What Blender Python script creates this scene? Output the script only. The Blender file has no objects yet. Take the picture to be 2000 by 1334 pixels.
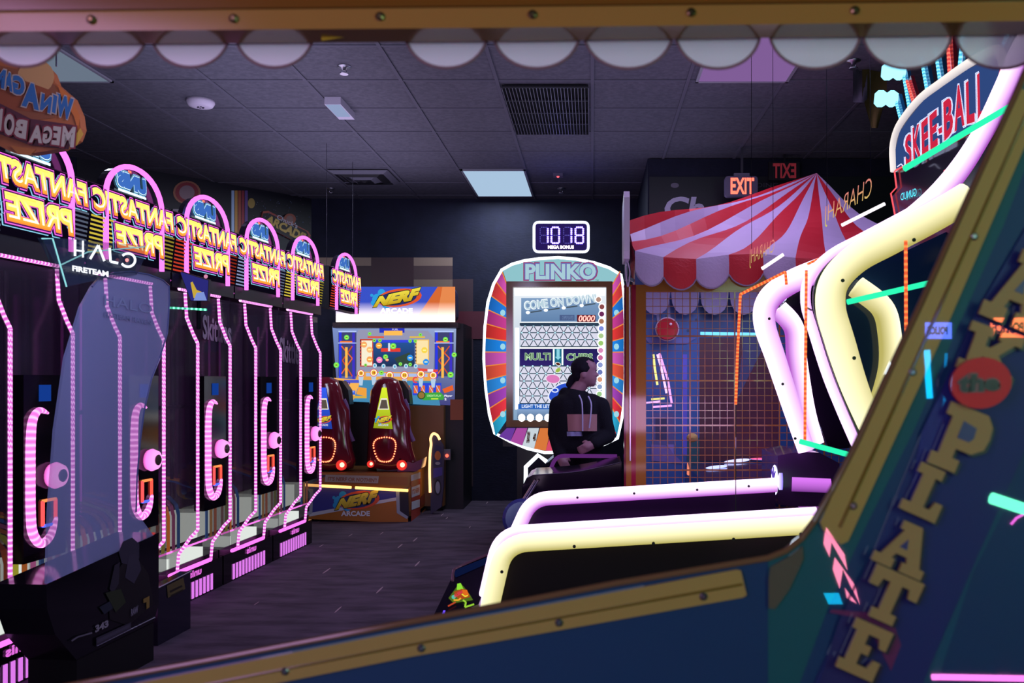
import bpy, bmesh, math, random
from mathutils import Vector, Matrix
random.seed(4)
SC = bpy.context.scene
COL = SC.collection
# ---------------------------------------------------------------- camera
EYE = Vector((0.0, 0.0, 1.4)); F = 1794.0; VX, VY = 1157.0, 741.0
cam_data = bpy.data.cameras.new('camera')
cam = bpy.data.objects.new('camera', cam_data); COL.objects.link(cam)
cam.location = EYE; cam.rotation_euler = (math.radians(90), 0, 0)
cam_data.sensor_width = 36.0; cam_data.lens = 36.0 * F / 2000.0
cam_data.shift_x = -157.0 / 2000.0; cam_data.shift_y = 74.0 / 2000.0
cam_data.clip_start = 0.05
cam_data.dof.use_dof = True; cam_data.dof.focus_distance = 7.5; cam_data.dof.aperture_fstop = 5.6
SC.camera = cam
# ---------------------------------------------------------------- world, exposure, lights
SC.view_settings.view_transform = 'Standard'; SC.view_settings.look = 'None'
SC.view_settings.gamma = 1.0; SC.view_settings.exposure = 0.0; SC.view_settings.use_curve_mapping = False
W = bpy.data.worlds.new('arcade_dark'); SC.world = W; W.use_nodes = True
bg = W.node_tree.nodes['Background']; bg.inputs[0].default_value = (0.30, 0.26, 0.50, 1); bg.inputs[1].default_value = 0.035
SC.cycles.use_denoising = True
SC.cycles.max_bounces = 6; SC.cycles.transparent_max_bounces = 12
SC.cycles.sample_clamp_indirect = 4.0

def area(name, loc, rot, size, size_y, col, power, spread=180):
    l = bpy.data.lights.new(name, 'AREA'); l.shape = 'RECTANGLE'; l.size = size; l.size_y = size_y
    l.color = col; l.energy = power; l.spread = math.radians(spread)
    o = bpy.data.objects.new(name, l); COL.objects.link(o); o.location = loc
    o.rotation_euler = [math.radians(a) for a in rot]
    return o
# added fills behind the viewer, then lamps of the ceiling panels over the aisle
area('hall_lamp_behind', (-1.0, -2.4, 1.6), (90, 0, -16), 2.0, 1.2, (0.62, 0.78, 1.0), 30)
area('purple_lamp_left', (-1.6, -0.6, 1.9), (88, 0, -30), 0.8, 1.4, (0.85, 0.45, 1.0), 22)
area('green_lamp_right', (1.9, -0.8, 1.9), (85, 0, 20), 0.6, 1.4, (0.5, 1.0, 0.65), 20)
area('aisle_lamp', (-0.985, 9.75, 3.45), (0, 0, 0), 0.62, 1.28, (0.75, 0.85, 1.0), 40)
area('aisle_lamp_right', (1.04, 5.75, 3.45), (0, 0, 0), 0.62, 1.28, (0.75, 0.6, 1.0), 22)
area('aisle_lamp_left', (-3.66, 5.75, 3.45), (0, 0, 0), 0.62, 1.28, (0.7, 0.75, 1.0), 40)
# unseen fills added to brighten the ceiling, aisle, mural, black cabinet and booth
area('machine_top_glow', (-2.2, 6.8, 2.75), (180, 0, 0), 1.6, 5.0, (0.72, 0.66, 1.0), 34)
area('aisle_top_glow', (0.2, 6.6, 2.9), (180, 0, 0), 2.0, 4.0, (0.66, 0.6, 1.0), 12)
area('lane_tube_glow', (0.3, 4.9, 1.15), (75, 0, 8), 1.4, 0.25, (0.85, 0.5, 1.0), 8)
area('mural_lamp', (-2.3, 7.9, 3.0), (62, 0, 42), 1.2, 0.3, (0.85, 0.82, 1.0), 14, 80)
area('cabinet_lamp', (-0.9, 3.2, 2.6), (62, 0, 62), 0.6, 0.6, (0.6, 0.62, 1.0), 14)
area('booth_lamp', (1.2, 6.6, 2.2), (0, 0, 0), 1.2, 1.0, (0.6, 0.65, 1.0), 26)

# ---------------------------------------------------------------- helpers
def hx(c, k=1.0):
    if isinstance(c, (tuple, list)): return (c[0]*k, c[1]*k, c[2]*k)
    c = c.lstrip('#'); v = []
    for i in (0, 2, 4):
        s = int(c[i:i+2], 16) / 255.0
        v.append((s/12.92 if s <= 0.04045 else ((s+0.055)/1.055)**2.4) * k)
    return tuple(v)
def mix(a, b, t): return tuple(a[i]*(1-t)+b[i]*t for i in range(3))
def P(px, py, d): return Vector(((px-VX)/F*d, d, EYE.z+(VY-py)/F*d))
class Plane:
    """a surface of the place: O on it, N its normal towards the viewer"""
    def __init__(s, O, N): s.O = Vector(O); s.N = Vector(N).normalized()
    def at(s, px, py, lift=0.0):
        d = Vector(((px-VX)/F, 1.0, (VY-py)/F)); O = s.O + s.N*lift
        t = (O-EYE).dot(s.N)/d.dot(s.N)
        return EYE + d*t
def front(Y): return Plane((0, Y, 0), (0, -1, 0))
class Frame:
    def __init__(s, O, U, V):
        s.O = Vector(O); s.U = Vector(U); s.V = Vector(V); s.N = s.U.cross(s.V).normalized()
    def at(s, u, v, lift=0.0): return s.O + s.U*u + s.V*v + s.N*lift

MATS = {}
def nodes_mat(name):
    m = bpy.data.materials.new(name); m.use_nodes = True; nt = m.node_tree; nt.nodes.clear()
    out = nt.nodes.new('ShaderNodeOutputMaterial'); return m, nt, out
def make_mats():
    def col(nt):
        a = nt.nodes.new('ShaderNodeAttribute'); a.attribute_name = 'Col'; return a
    def pri(name, rough, spec=0.5, metal=0.0, coat=0.0, bump=0.0, bscale=60):
        m, nt, out = nodes_mat(name); p = nt.nodes.new('ShaderNodeBsdfPrincipled'); a = col(nt)
        nt.links.new(a.outputs['Color'], p.inputs['Base Color'])
        p.inputs['Roughness'].default_value = rough; p.inputs['Metallic'].default_value = metal
        p.inputs['Specular IOR Level'].default_value = spec
        p.inputs['Coat Weight'].default_value = coat; p.inputs['Coat Roughness'].default_value = 0.02
        if bump:
            n = nt.nodes.new('ShaderNodeTexNoise'); n.inputs['Scale'].default_value = bscale
            b = nt.nodes.new('ShaderNodeBump'); b.inputs['Strength'].default_value = bump; b.inputs['Distance'].default_value = 0.01
            nt.links.new(n.outputs[0], b.inputs['Height']); nt.links.new(b.outputs[0], p.inputs['Normal'])
        nt.links.new(p.outputs[0], out.inputs[0]); MATS[name] = m
    pri('print', 0.45); pri('gloss', 0.12); pri('matte', 0.9, 0.2, bump=0.25); pri('metal', 0.3, metal=1.0)
    pri('laminate', 0.55, 0.3, coat=1.0); pri('skin', 0.5, 0.35); pri('cloth', 0.95, 0.15, bump=0.4, bscale=90)
    pri('vinyl', 0.5, 0.4, bump=0.35, bscale=9)
    m, nt, out = nodes_mat('glow'); e = nt.nodes.new('ShaderNodeEmission'); a = col(nt)
    nt.links.new(a.outputs['Color'], e.inputs['Color']); nt.links.new(e.outputs[0], out.inputs[0]); MATS['glow'] = m
    # smoked acrylic: lets most of the light through, keeps a sheen
    for nm, fac, rough in (('smoke', 0.42, 0.12), ('acrylic', 0.10, 0.05), ('translucent', 0.8, 0.4)):
        m, nt, out = nodes_mat(nm); t = nt.nodes.new('ShaderNodeBsdfTransparent'); p = nt.nodes.new('ShaderNodeBsdfPrincipled'); a = col(nt)
        p.inputs['Roughness'].default_value = rough; nt.links.new(a.outputs['Color'], p.inputs['Base Color'])
        x = nt.nodes.new('ShaderNodeMixShader'); x.inputs[0].default_value = fac
        nt.links.new(t.outputs[0], x.inputs[1]); nt.links.new(p.outputs[0], x.inputs[2]); nt.links.new(x.outputs[0], out.inputs[0]); MATS[nm] = m
    m, nt, out = nodes_mat('clear'); t = nt.nodes.new('ShaderNodeBsdfTransparent'); t.inputs[0].default_value = (1, 1, 1, 1)
    nt.links.new(t.outputs[0], out.inputs[0]); MATS['clear'] = m
make_mats()

def tag(o, label=None, cat=None, group=None, kind=None):
    if label: o['label'] = label
    if cat: o['category'] = cat
    if group: o['group'] = group
    if kind: o['kind'] = kind
    return o
def wloc(o):
    v = Vector((0, 0, 0))
    while o is not None: v = v + o.location; o = o.parent
    return v
def thing(name, label, cat, loc, group=None, kind=None):
    o = bpy.data.objects.new(name, None); o.empty_display_size = 0.1; COL.objects.link(o); o.location = loc
    return tag(o, label, cat, group, kind)
_TXT = {}
def glyphs(s, bold=0.0):
    """flat letters of a string: (verts2d, faces) scaled to the unit box, with its aspect"""
    k = (s, bold)
    if k in _TXT: return _TXT[k]
    cu = bpy.data.curves.new('t', 'FONT'); cu.body = s; cu.size = 1; cu.offset = bold; cu.resolution_u = 3
    ob = bpy.data.objects.new('t', cu); COL.objects.link(ob)
    dg = bpy.context.evaluated_depsgraph_get(); me = bpy.data.meshes.new_from_object(ob.evaluated_get(dg))
    vs = [(v.co.x, v.co.y) for v in me.vertices]; fs = [tuple(p.vertices) for p in me.polygons]
    bpy.data.objects.remove(ob); bpy.data.curves.remove(cu); bpy.data.meshes.remove(me)
    x0 = min(v[0] for v in vs); x1 = max(v[0] for v in vs); y0 = min(v[1] for v in vs); y1 = max(v[1] for v in vs)
    vs = [((x-x0)/(x1-x0), (y-y0)/(y1-y0)) for x, y in vs]
    _TXT[k] = (vs, fs, (x1-x0)/(y1-y0)); return _TXT[k]

class MB:
    def __init__(s): s.v = []; s.f = []; s.c = []; s.m = []
    def add(s, pts, faces, col, kind='print'):
        b = len(s.v); s.v += [Vector(p) for p in pts]
        percol = isinstance(col, list)
        for f in faces:
            s.f.append([b+i for i in f]); s.m.append(kind)
            s.c.append([col[i] for i in f] if percol else [col]*len(f))
        return s
    def poly(s, pts, col, kind='print'): return s.add(pts, [tuple(range(len(pts)))], col, kind)
    def box(s, x0, x1, y0, y1, z0, z1, col, kind='print'):
        p = [(x, y, z) for z in (z0, z1) for y in (y0, y1) for x in (x0, x1)]
        return s.add(p, [(0,2,3,1),(4,5,7,6),(0,1,5,4),(2,6,7,3),(0,4,6,2),(1,3,7,5)], col, kind)
    def prism(s, pts, vec, col, kind='print', side=None):
        pts = [Vector(p) for p in pts]; n = len(pts); vec = Vector(vec)
        q = [p+vec for p in pts]
        nrm = sum(((pts[i]-pts[0]).cross(pts[(i+1) % n]-pts[0]) for i in range(1, n-1)), Vector())
        fl = nrm.dot(vec) > 0
        a = tuple(range(n)); b = tuple(range(n, 2*n))
        s.add(pts+q, [a[::-1] if fl else a, b if fl else b[::-1]], col, kind)
        fs = [((i, (i+1) % n, n+(i+1) % n, n+i) if fl else (i, n+i, n+(i+1) % n, (i+1) % n)) for i in range(n)]
        return s.add(pts+q, fs, side or col, kind)
    def bar(s, a, b, w, h, col, kind='print', up=(0, 0, 1)):
        a = Vector(a); b = Vector(b); d = (b-a).normalized(); up = Vector(up)
        if abs(d.dot(up)) > 0.95: up = Vector((0, 1, 0))
        r = d.cross(up).normalized(); u = r.cross(d)
        pts = [a+r*x*w/2+u*y*h/2 for x, y in ((-1,-1),(1,-1),(1,1),(-1,1))]
        return s.prism(pts, b-a, col, kind)
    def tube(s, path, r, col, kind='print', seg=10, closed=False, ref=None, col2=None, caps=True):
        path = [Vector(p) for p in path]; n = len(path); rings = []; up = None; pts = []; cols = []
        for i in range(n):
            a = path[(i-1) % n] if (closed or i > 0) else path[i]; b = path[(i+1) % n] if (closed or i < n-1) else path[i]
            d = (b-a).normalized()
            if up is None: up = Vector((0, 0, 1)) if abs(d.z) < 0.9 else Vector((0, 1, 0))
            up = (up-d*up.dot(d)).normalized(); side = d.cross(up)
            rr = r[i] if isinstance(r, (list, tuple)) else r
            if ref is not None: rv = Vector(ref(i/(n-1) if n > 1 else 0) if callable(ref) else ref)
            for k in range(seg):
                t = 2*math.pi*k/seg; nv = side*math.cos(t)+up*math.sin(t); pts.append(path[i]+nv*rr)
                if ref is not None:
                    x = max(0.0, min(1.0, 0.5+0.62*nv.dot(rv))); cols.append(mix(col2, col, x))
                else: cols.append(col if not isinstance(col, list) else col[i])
        fs = []
        for i in range(n if closed else n-1):
            for k in range(seg):
                a = i*seg+k; b = i*seg+(k+1) % seg; j = ((i+1) % n)*seg
                fs.append((a, b, j+(k+1) % seg, j+k))
        if caps and not closed: fs += [tuple(range(seg))[::-1], tuple(range((n-1)*seg, n*seg))]
        return s.add(pts, fs, cols, kind)
    def lathe(s, c, prof, col, kind='print', seg=20, axis=(0, 0, 1), sx=1, sy=1):
        """prof: (radius, height) pairs about the axis through c"""
        ax = Vector(axis).normalized(); u = ax.orthogonal().normalized(); w = ax.cross(u); c = Vector(c); pts = []; cols = []
        for j, (r, h) in enumerate(prof):
            for k in range(seg):
                t = 2*math.pi*k/seg; pts.append(c+ax*h+u*math.cos(t)*r*sx+w*math.sin(t)*r*sy); cols.append(col[j] if isinstance(col, list) else col)
        fs = [(j*seg+k, j*seg+(k+1) % seg, (j+1)*seg+(k+1) % seg, (j+1)*seg+k) for j in range(len(prof)-1) for k in range(seg)]
        fs += [tuple(range(seg))[::-1], tuple(range((len(prof)-1)*seg, len(prof)*seg))]
        return s.add(pts, fs, cols, kind)
    def ball(s, c, r, col, kind='print', seg=12, rings=8, sc=(1, 1, 1), rot=None):
        c = Vector(c); pts = []; rot = rot or Matrix.Identity(3)
        for i in range(rings+1):
            a = math.pi*i/rings
            for k in range(seg):
                t = 2*math.pi*k/seg
                pts.append(c+rot @ Vector((r*sc[0]*math.sin(a)*math.cos(t), r*sc[1]*math.sin(a)*math.sin(t), r*sc[2]*math.cos(a))))
        fs = [(i*seg+k, (i+1)*seg+k, (i+1)*seg+(k+1) % seg, i*seg+(k+1) % seg) for i in range(rings) for k in range(seg)]
        return s.add(pts, fs, col, kind)
    def taper(s, a, ra, b, rb, col, kind='print', seg=14):
        a = Vector(a); b = Vector(b); L = (b-a).length; pr = []
        for i in range(6): t = math.pi/2*i/5; pr.append((max(ra*math.sin(t), 1e-4), -ra*math.cos(t)))
        for i in range(6): t = math.pi/2*i/5; pr.append((max(rb*math.cos(t), 1e-4), L+rb*math.sin(t)))
        return s.lathe(a, pr, col, kind, seg, axis=(b-a))
    def build(s, name, parent=None, label=None, cat=None, group=None, kind=None, smooth=False, remesh=0, weld=False, origin=None, mod=None):
        if parent is not None: o0 = wloc(parent)
        elif origin is not None: o0 = Vector(origin)
        else:
            o0 = Vector(((min(v.x for v in s.v)+max(v.x for v in s.v))/2, (min(v.y for v in s.v)+max(v.y for v in s.v))/2, min(v.z for v in s.v)))
        me = bpy.data.meshes.new(name)
        me.from_pydata([tuple(v-o0) for v in s.v], [], s.f)
        names = []
        for m in s.m:
            if m not in names: names.append(m)
        for m in names: me.materials.append(MATS[m])
        me.polygons.foreach_set('material_index', [names.index(m) for m in s.m])
        if smooth: me.polygons.foreach_set('use_smooth', [True]*len(s.f))
        at = me.color_attributes.new('Col', 'FLOAT_COLOR', 'CORNER'); fl = []
        for cs in s.c:
            for c in cs: fl += [c[0], c[1], c[2], 1.0]
        at.data.foreach_set('color', fl)
        me.update()
        ob = bpy.data.objects.new(name, me); COL.objects.link(ob); ob.location = (0, 0, 0) if parent is not None else o0
        if parent is not None: ob.parent = parent
        if remesh:
            r = ob.modifiers.new('remesh', 'REMESH'); r.mode = 'VOXEL'; r.voxel_size = remesh; r.use_smooth_shade = True
            sm = ob.modifiers.new('smooth', 'SMOOTH'); sm.iterations = 4; sm.factor = 0.5
            dg = bpy.context.evaluated_depsgraph_get(); me2 = bpy.data.meshes.new_from_object(ob.evaluated_get(dg))
            ob.modifiers.clear(); ob.data = me2
            if not me2.materials: me2.materials.append(MATS[s.m[0]])
            for nm_ in [a.name for a in me2.color_attributes]: me2.color_attributes.remove(me2.color_attributes[nm_])
            c = s.c[0][0]; at = me2.color_attributes.new('Col', 'FLOAT_COLOR', 'CORNER')
            at.data.foreach_set('color', [c[0], c[1], c[2], 1.0]*len(me2.loops))
            me2.polygons.foreach_set('use_smooth', [True]*len(me2.polygons))
        return tag(ob, label, cat, group, kind)

class Art(MB):
    """print or backlit graphics lying on a surface: every shape a hair above the one before"""
    def __init__(s, surf, step=0.0006, lift=0.001, k=1.0, kind='print'):
        super().__init__(); s.surf = surf; s.step = step; s.l = lift; s.k = k; s.kd = kind
    def cc_(s, col, k=None): return hx(col, s.k if k is None else k)
    def P(s, pts, col, k=None, kind=None):
        s.l += s.step
        cc = [s.cc_(x, k) for x in col] if isinstance(col, list) else s.cc_(col, k)
        return s.poly([s.surf.at(x, y, s.l) for x, y in pts], cc, kind or s.kd)
    def rect(s, x0, y0, x1, y1, col, k=None, kind=None, col2=None):
        """col2: colour at the y1 edge"""
        return s.P([(x0, y0), (x1, y0), (x1, y1), (x0, y1)], [col, col, col2, col2] if col2 else col, k, kind)
    def disc(s, x, y, r, col, ry=None, k=None, kind=None, seg=20, rot=0):
        ry = ry or r
        return s.P([(x+r*math.cos(t)*math.cos(rot)-ry*math.sin(t)*math.sin(rot), y+r*math.cos(t)*math.sin(rot)+ry*math.sin(t)*math.cos(rot)) for t in [2*math.pi*i/seg for i in range(seg)]], col, k, kind)
    def line(s, pts, w, col, k=None, kind=None):
        for (x0, y0), (x1, y1) in zip(pts[:-1], pts[1:]):
            L = math.hypot(x1-x0, y1-y0) or 1; a = (y1-y0)/L*w/2; b = (x1-x0)/L*w/2
            s.P([(x0-a, y0+b), (x1-a, y1+b), (x1+a, y1-b), (x0+a, y0-b)], col, k, kind)
        return s
    def ring(s, x, y, r, w, col, ry=None, k=None, a0=0, a1=360, seg=24, kind=None):
        ry = ry or r; pts = []
        for i in range(seg+1):
            t = math.radians(a0+(a1-a0)*i/seg); pts.append((x+r*math.cos(t), y+ry*math.sin(t)))
        return s.line(pts, w, col, k, kind)
    def text(s, t, quad, col, bold=0.0, k=None, kind=None, top=None):
        """quad: bottom-left, bottom-right, top-right, top-left corners; top: colour at the letters' top"""
        vs, fs, _ = glyphs(t, bold); s.l += s.step; (a, b, c, d) = quad; pts = []; cols = []
        c0 = s.cc_(col, k); c1 = s.cc_(top, k) if top else c0
        for u, v in vs:
            x = (a[0]*(1-u)+b[0]*u)*(1-v)+(d[0]*(1-u)+c[0]*u)*v; y = (a[1]*(1-u)+b[1]*u)*(1-v)+(d[1]*(1-u)+c[1]*u)*v
            pts.append(s.surf.at(x, y, s.l)); cols.append(mix(c0, c1, v))
        return s.add(pts, fs, cols, kind or s.kd)
def box4(x0, y0, x1, y1, sh=0): return ((x0, y1), (x1, y1), (x1+sh, y0), (x0+sh, y0))   # picture-style corners, y down
def smooth_path(pts, n=6):
    """Catmull-Rom through the points"""
    out = []; m = len(pts); pts = [Vector(p) for p in pts]
    for i in range(m-1):
        p0 = pts[max(i-1, 0)]; p1 = pts[i]; p2 = pts[i+1]; p3 = pts[min(i+2, m-1)]
        for k in range(n):
            t = k/n; out.append(0.5*((2*p1)+(p2-p0)*t+(2*p0-5*p1+4*p2-p3)*t*t+(3*p1-p0-3*p2+p3)*t**3))
    out.append(pts[-1]); return out
def round_path(pts, rad, n=6, closed=False):
    """polyline with rounded corners"""
    pts = [Vector(p) for p in pts]; out = []; m = len(pts)
    for i in range(m):
        if not closed and i in (0, m-1): out.append(pts[i]); continue
        a = pts[i-1]; b = pts[i]; c = pts[(i+1) % m]
        r = min(rad, (a-b).length*0.45, (c-b).length*0.45); p = b+(a-b).normalized()*r; q = b+(c-b).normalized()*r
        for k in range(n+1): t = k/n; out.append(p*(1-t)**2+b*2*t*(1-t)+q*t*t)
    return out
# ---------------------------------------------------------------- room shell
CEIL = 3.486; T = 0.666; BACK = 10.6
def noise_mat(name, c0, c1, rough, scale=(8, 8, 8), streak=None, bump=0.2):
    m, nt, out = nodes_mat(name); p = nt.nodes.new('ShaderNodeBsdfPrincipled'); tc = nt.nodes.new('ShaderNodeTexCoord')
    mp = nt.nodes.new('ShaderNodeMapping'); mp.inputs['Scale'].default_value = scale
    n = nt.nodes.new('ShaderNodeTexNoise'); n.inputs['Scale'].default_value = 1; n.inputs['Detail'].default_value = 6
    r = nt.nodes.new('ShaderNodeValToRGB'); r.color_ramp.elements[0].position = 0.35; r.color_ramp.elements[1].position = 0.7
    r.color_ramp.elements[0].color = (*hx(c0), 1); r.color_ramp.elements[1].color = (*hx(c1), 1)
    L = nt.links.new
    L(tc.outputs['Object'], mp.inputs[0]); L(mp.outputs[0], n.inputs['Vector']); L(n.outputs[0], r.inputs[0])
    last = r.outputs[0]
    if streak:
        b = nt.nodes.new('ShaderNodeTexVoronoi'); b.feature = 'F1'; b.inputs['Scale'].default_value = 1
        mp2 = nt.nodes.new('ShaderNodeMapping'); mp2.inputs['Scale'].default_value = (13, 0.9, 1)
        L(tc.outputs['Object'], mp2.inputs[0]); L(mp2.outputs[0], b.inputs['Vector'])
        lt = nt.nodes.new('ShaderNodeMath'); lt.operation = 'LESS_THAN'; lt.inputs[1].default_value = 0.09; L(b.outputs['Distance'], lt.inputs[0])
        mx = nt.nodes.new('ShaderNodeMix'); mx.data_type = 'RGBA'; L(lt.outputs[0], mx.inputs[0]); L(last, mx.inputs[6]); mx.inputs[7].default_value = (*hx(streak), 1)
        last = mx.outputs[2]
    L(last, p.inputs['Base Color']); p.inputs['Roughness'].default_value = rough; p.inputs['Specular IOR Level'].default_value = 0.25
    bp = nt.nodes.new('ShaderNodeBump'); bp.inputs['Strength'].default_value = bump; bp.inputs['Distance'].default_value = 0.01
    n2 = nt.nodes.new('ShaderNodeTexNoise'); n2.inputs['Scale'].default_value = 180; L(n2.outputs[0], bp.inputs['Height']); L(bp.outputs[0], p.inputs['Normal'])
    L(p.outputs[0], out.inputs[0]); MATS[name] = m
noise_mat('carpet', '#3a2f40', '#584a5e', 0.9, (3, 9, 1), streak='#a08894', bump=0.5)
noise_mat('ceiling_tile', '#50505a', '#5e5d68', 0.95, (30, 30, 30), bump=0.5)
noise_mat('wall_paint', '#16182b', '#1b1d33', 0.7)
MB().box(-8, 7, -3.5, BACK+0.1, -0.1, 0, (1, 1, 1), 'carpet').build('floor', kind='structure', origin=(0, 0, 0))
MB().box(-8, 7, -3.5, BACK+0.1, CEIL, CEIL+0.1, (1, 1, 1), 'ceiling_tile').build('ceiling', kind='structure', origin=(0, 0, 0))
MB().box(-3.24, 7, BACK, BACK+0.1, 0, CEIL, (1, 1, 1), 'wall_paint').build('wall_back', kind='structure', origin=(0, 0, 0))
MB().box(-8, 7, -3.6, -3.5, 0, CEIL, (1, 1, 1), 'wall_paint').build('wall_front', kind='structure', origin=(0, 0, 0))
MB().box(6.9, 7, -3.5, BACK, 0, CEIL, (1, 1, 1), 'wall_paint').build('wall_right', kind='structure', origin=(0, 0, 0))
wl = Vector((-1.61, -1.96, 0)).normalized(); wn = Vector((wl.y, -wl.x, 0))
if wn.x < 0: wn = -wn
WL0 = Vector((-3.24, BACK, 0)); WL1 = WL0+wl*7.4
MB().prism([WL0, WL1, WL1-wn*0.1, WL0-wn*0.1], (0, 0, CEIL), (1, 1, 1), 'wall_paint').build('wall_left', kind='structure', origin=(0, 0, 0))
# jutting wall with the big script lettering, behind the booth
WX = (1265-VX)/F*8.65
MB().box(WX, 6.9, 8.65, BACK, 0, CEIL-0.01, (1, 1, 1), 'wall_paint').build('wall_alcove', kind='structure', origin=(0, 0, 0))
g = MB(); gc = hx('#5b5a66')
for i in range(-11, 11): x = -i*T; g.box(x-0.012, x+0.012, -3.4, BACK, CEIL-0.008, CEIL+0.002, gc, 'matte')
for i in range(0, 21): y = 10.395-i*T; g.box(-7.9, 6.8, y-0.012, y+0.012, CEIL-0.006, CEIL+0.002, gc, 'matte')
g.build('trim_1', kind='structure', origin=(0, 0, 0))
def ceiling_light(x, y, col, label):
    t = thing('ceiling_light', label, 'ceiling light', (x, y, CEIL), 'flat panels in the tile ceiling')
    fr = MB(); w, h = 0.322, 0.655
    for a in ((x-w, x-w+0.02, y-h, y+h), (x+w-0.02, x+w, y-h, y+h), (x-w, x+w, y-h, y-h+0.02), (x-w, x+w, y+h-0.02, y+h)): fr.box(*a, CEIL-0.02, CEIL-0.004, hx('#8a8a94'), 'print')
    fr.build('frame', t)
    MB().box(x-w+0.02, x+w-0.02, y-h+0.02, y+h-0.02, CEIL-0.015, CEIL-0.009, col, 'glow').build('diffuser', t)
ceiling_light(-0.985+0.0, 9.75, hx('#a9c4de', 1.0), 'bright white ceiling light panel near the back wall')
ceiling_light(1.04, 5.75, hx('#86629e', 0.9), 'dim violet ceiling light panel above the striped tent')
ceiling_light(-3.66, 5.75, hx('#6d7a8c', 0.9), 'grey ceiling light panel at upper left above the row of prize machines')
# big egg-crate return grille
t = thing('ceiling_vent', 'large dark square return grille with fine bars in the ceiling', 'vent', (-0.333, 7.1, CEIL))
b = MB(); x0, x1, y0, y1 = -0.64, -0.03, 6.48, 7.72
b.box(x0, x1, y0, y1, CEIL-0.012, CEIL-0.008, hx('#060508'), 'matte'); b.build('backing', t)
b = MB()
for i in range(26): x = x0+(x1-x0)*i/25; b.box(x-0.0022, x+0.0022, y0, y1, CEIL-0.03, CEIL-0.012, hx('#4d4a58'), 'print')
for i in range(5): y = y0+(y1-y0)*i/4; b.box(x0, x1, y-0.004, y+0.004, CEIL-0.03, CEIL-0.014, hx('#1b1922'), 'print')
b.build('grille', t)
# supply diffuser
t = thing('ceiling_vent', 'small square louvred air diffuser left of the bright ceiling panel', 'vent', (-2.33, 9.45, CEIL))
for i, k in enumerate((0.30, 0.22, 0.14, 0.06)):
    b = MB(); c = Vector((-2.33, 9.4, 0)); z = CEIL-0.012-0.012*i
    q = lambda r, zz: [(c.x-r, c.y-r, zz), (c.x+r, c.y-r, zz), (c.x+r, c.y+r, zz), (c.x-r, c.y+r, zz)]
    pts = q(k, z)+q(k-0.055, z-0.03)
    b.add(pts, [(0, 1, 5, 4), (1, 2, 6, 5), (2, 3, 7, 6), (3, 0, 4, 7)], hx('#5b5a66') if i % 2 == 0 else hx('#15151a')); b.build('louvre', t)
def onceil(px, py): return Plane((0, 0, CEIL), (0, 0, -1)).at(px, py)
for px, py, lb in ((672, 129, 'chrome sprinkler head in the ceiling nearest the scalloped valance'), (646, 368, 'chrome sprinkler head in the ceiling left of the bright panel'), (1096, 368, 'chrome sprinkler head in the ceiling above the bonus display'), (1667, 118, 'sprinkler head in the dark ceiling near the hanging banner')):
    c = onceil(px, py); t = thing('sprinkler', lb, 'sprinkler', c, 'ceiling sprinklers')
    MB().lathe(c, [(0.045, -0.001), (0.045, 0.006), (0.02, 0.012), (0.012, 0.03)], hx('#b8b8c0'), 'metal', axis=(0, 0, -1)).build('escutcheon', t, smooth=True)
    m = MB(); m.lathe(c-Vector((0, 0, 0.055)), [(0.028, 0), (0.03, 0.004), (0.004, 0.008)], hx('#b8b8c0'), 'metal')
    for a in (-1, 1): m.tube([c+Vector((0.01*a, 0, -0.025)), c+Vector((0.018*a, 0, -0.04)), c+Vector((0.004*a, 0, -0.054))], 0.003, hx('#b8b8c0'), 'metal', 6)
    m.build('deflector', t)
c = onceil(392, 196); t = thing('smoke_detector', 'round white smoke detector on the ceiling', 'smoke detector', c)
MB().lathe(c, [(0.10, 0), (0.10, 0.02), (0.085, 0.045), (0.05, 0.052)], hx('#cfc6d6'), 'print', 28, axis=(0, 0, -1)).build('housing', t, smooth=True)
b = MB(); 
for k in range(6): a = k*math.pi/3; b.box(c.x+0.02*math.cos(a)-0.006, c.x+0.02*math.cos(a)+0.006, c.y+0.02*math.sin(a)-0.006, c.y+0.02*math.sin(a)+0.006, c.z-0.056, c.z-0.05, hx('#4b4755'))
b.build('vent_slot', t)
c = onceil(664, 205); t = thing('emergency_light', 'white rectangular emergency light fixed to a ceiling bar', 'emergency light', c)
MB().box(c.x-0.06, c.x+0.06, c.y-0.2, c.y+0.2, c.z-0.055, c.z, hx('#b9b4c4')).build('housing', t)
MB().box(c.x-0.05, c.x+0.05, c.y-0.19, c.y+0.1, c.z-0.062, c.z-0.055, hx('#9fb0d8', 0.8), 'glow').build('lens', t)
c = onceil(1090, 340); t = thing('ceiling_sensor', 'small grey ceiling sensor with red indicator light', 'sensor', c)
MB().box(c.x-0.05, c.x+0.05, c.y-0.05, c.y+0.05, c.z-0.03, c.z, hx('#5f5868')).build('housing', t)
MB().ball(c-Vector((0, 0.03, 0.03)), 0.014, (2.5, 0.2, 0.25), 'glow').build('indicator', t)
# reflected beige and brown bands painted on the back wall
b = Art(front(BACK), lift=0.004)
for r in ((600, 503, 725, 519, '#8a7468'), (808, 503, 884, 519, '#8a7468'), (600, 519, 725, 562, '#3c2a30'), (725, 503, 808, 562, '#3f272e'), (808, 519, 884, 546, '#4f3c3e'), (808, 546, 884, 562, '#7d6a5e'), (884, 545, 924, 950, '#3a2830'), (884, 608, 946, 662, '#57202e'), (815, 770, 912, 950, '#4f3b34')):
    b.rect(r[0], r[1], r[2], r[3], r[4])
b.build('wall_back_panelling', kind='structure')
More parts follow.
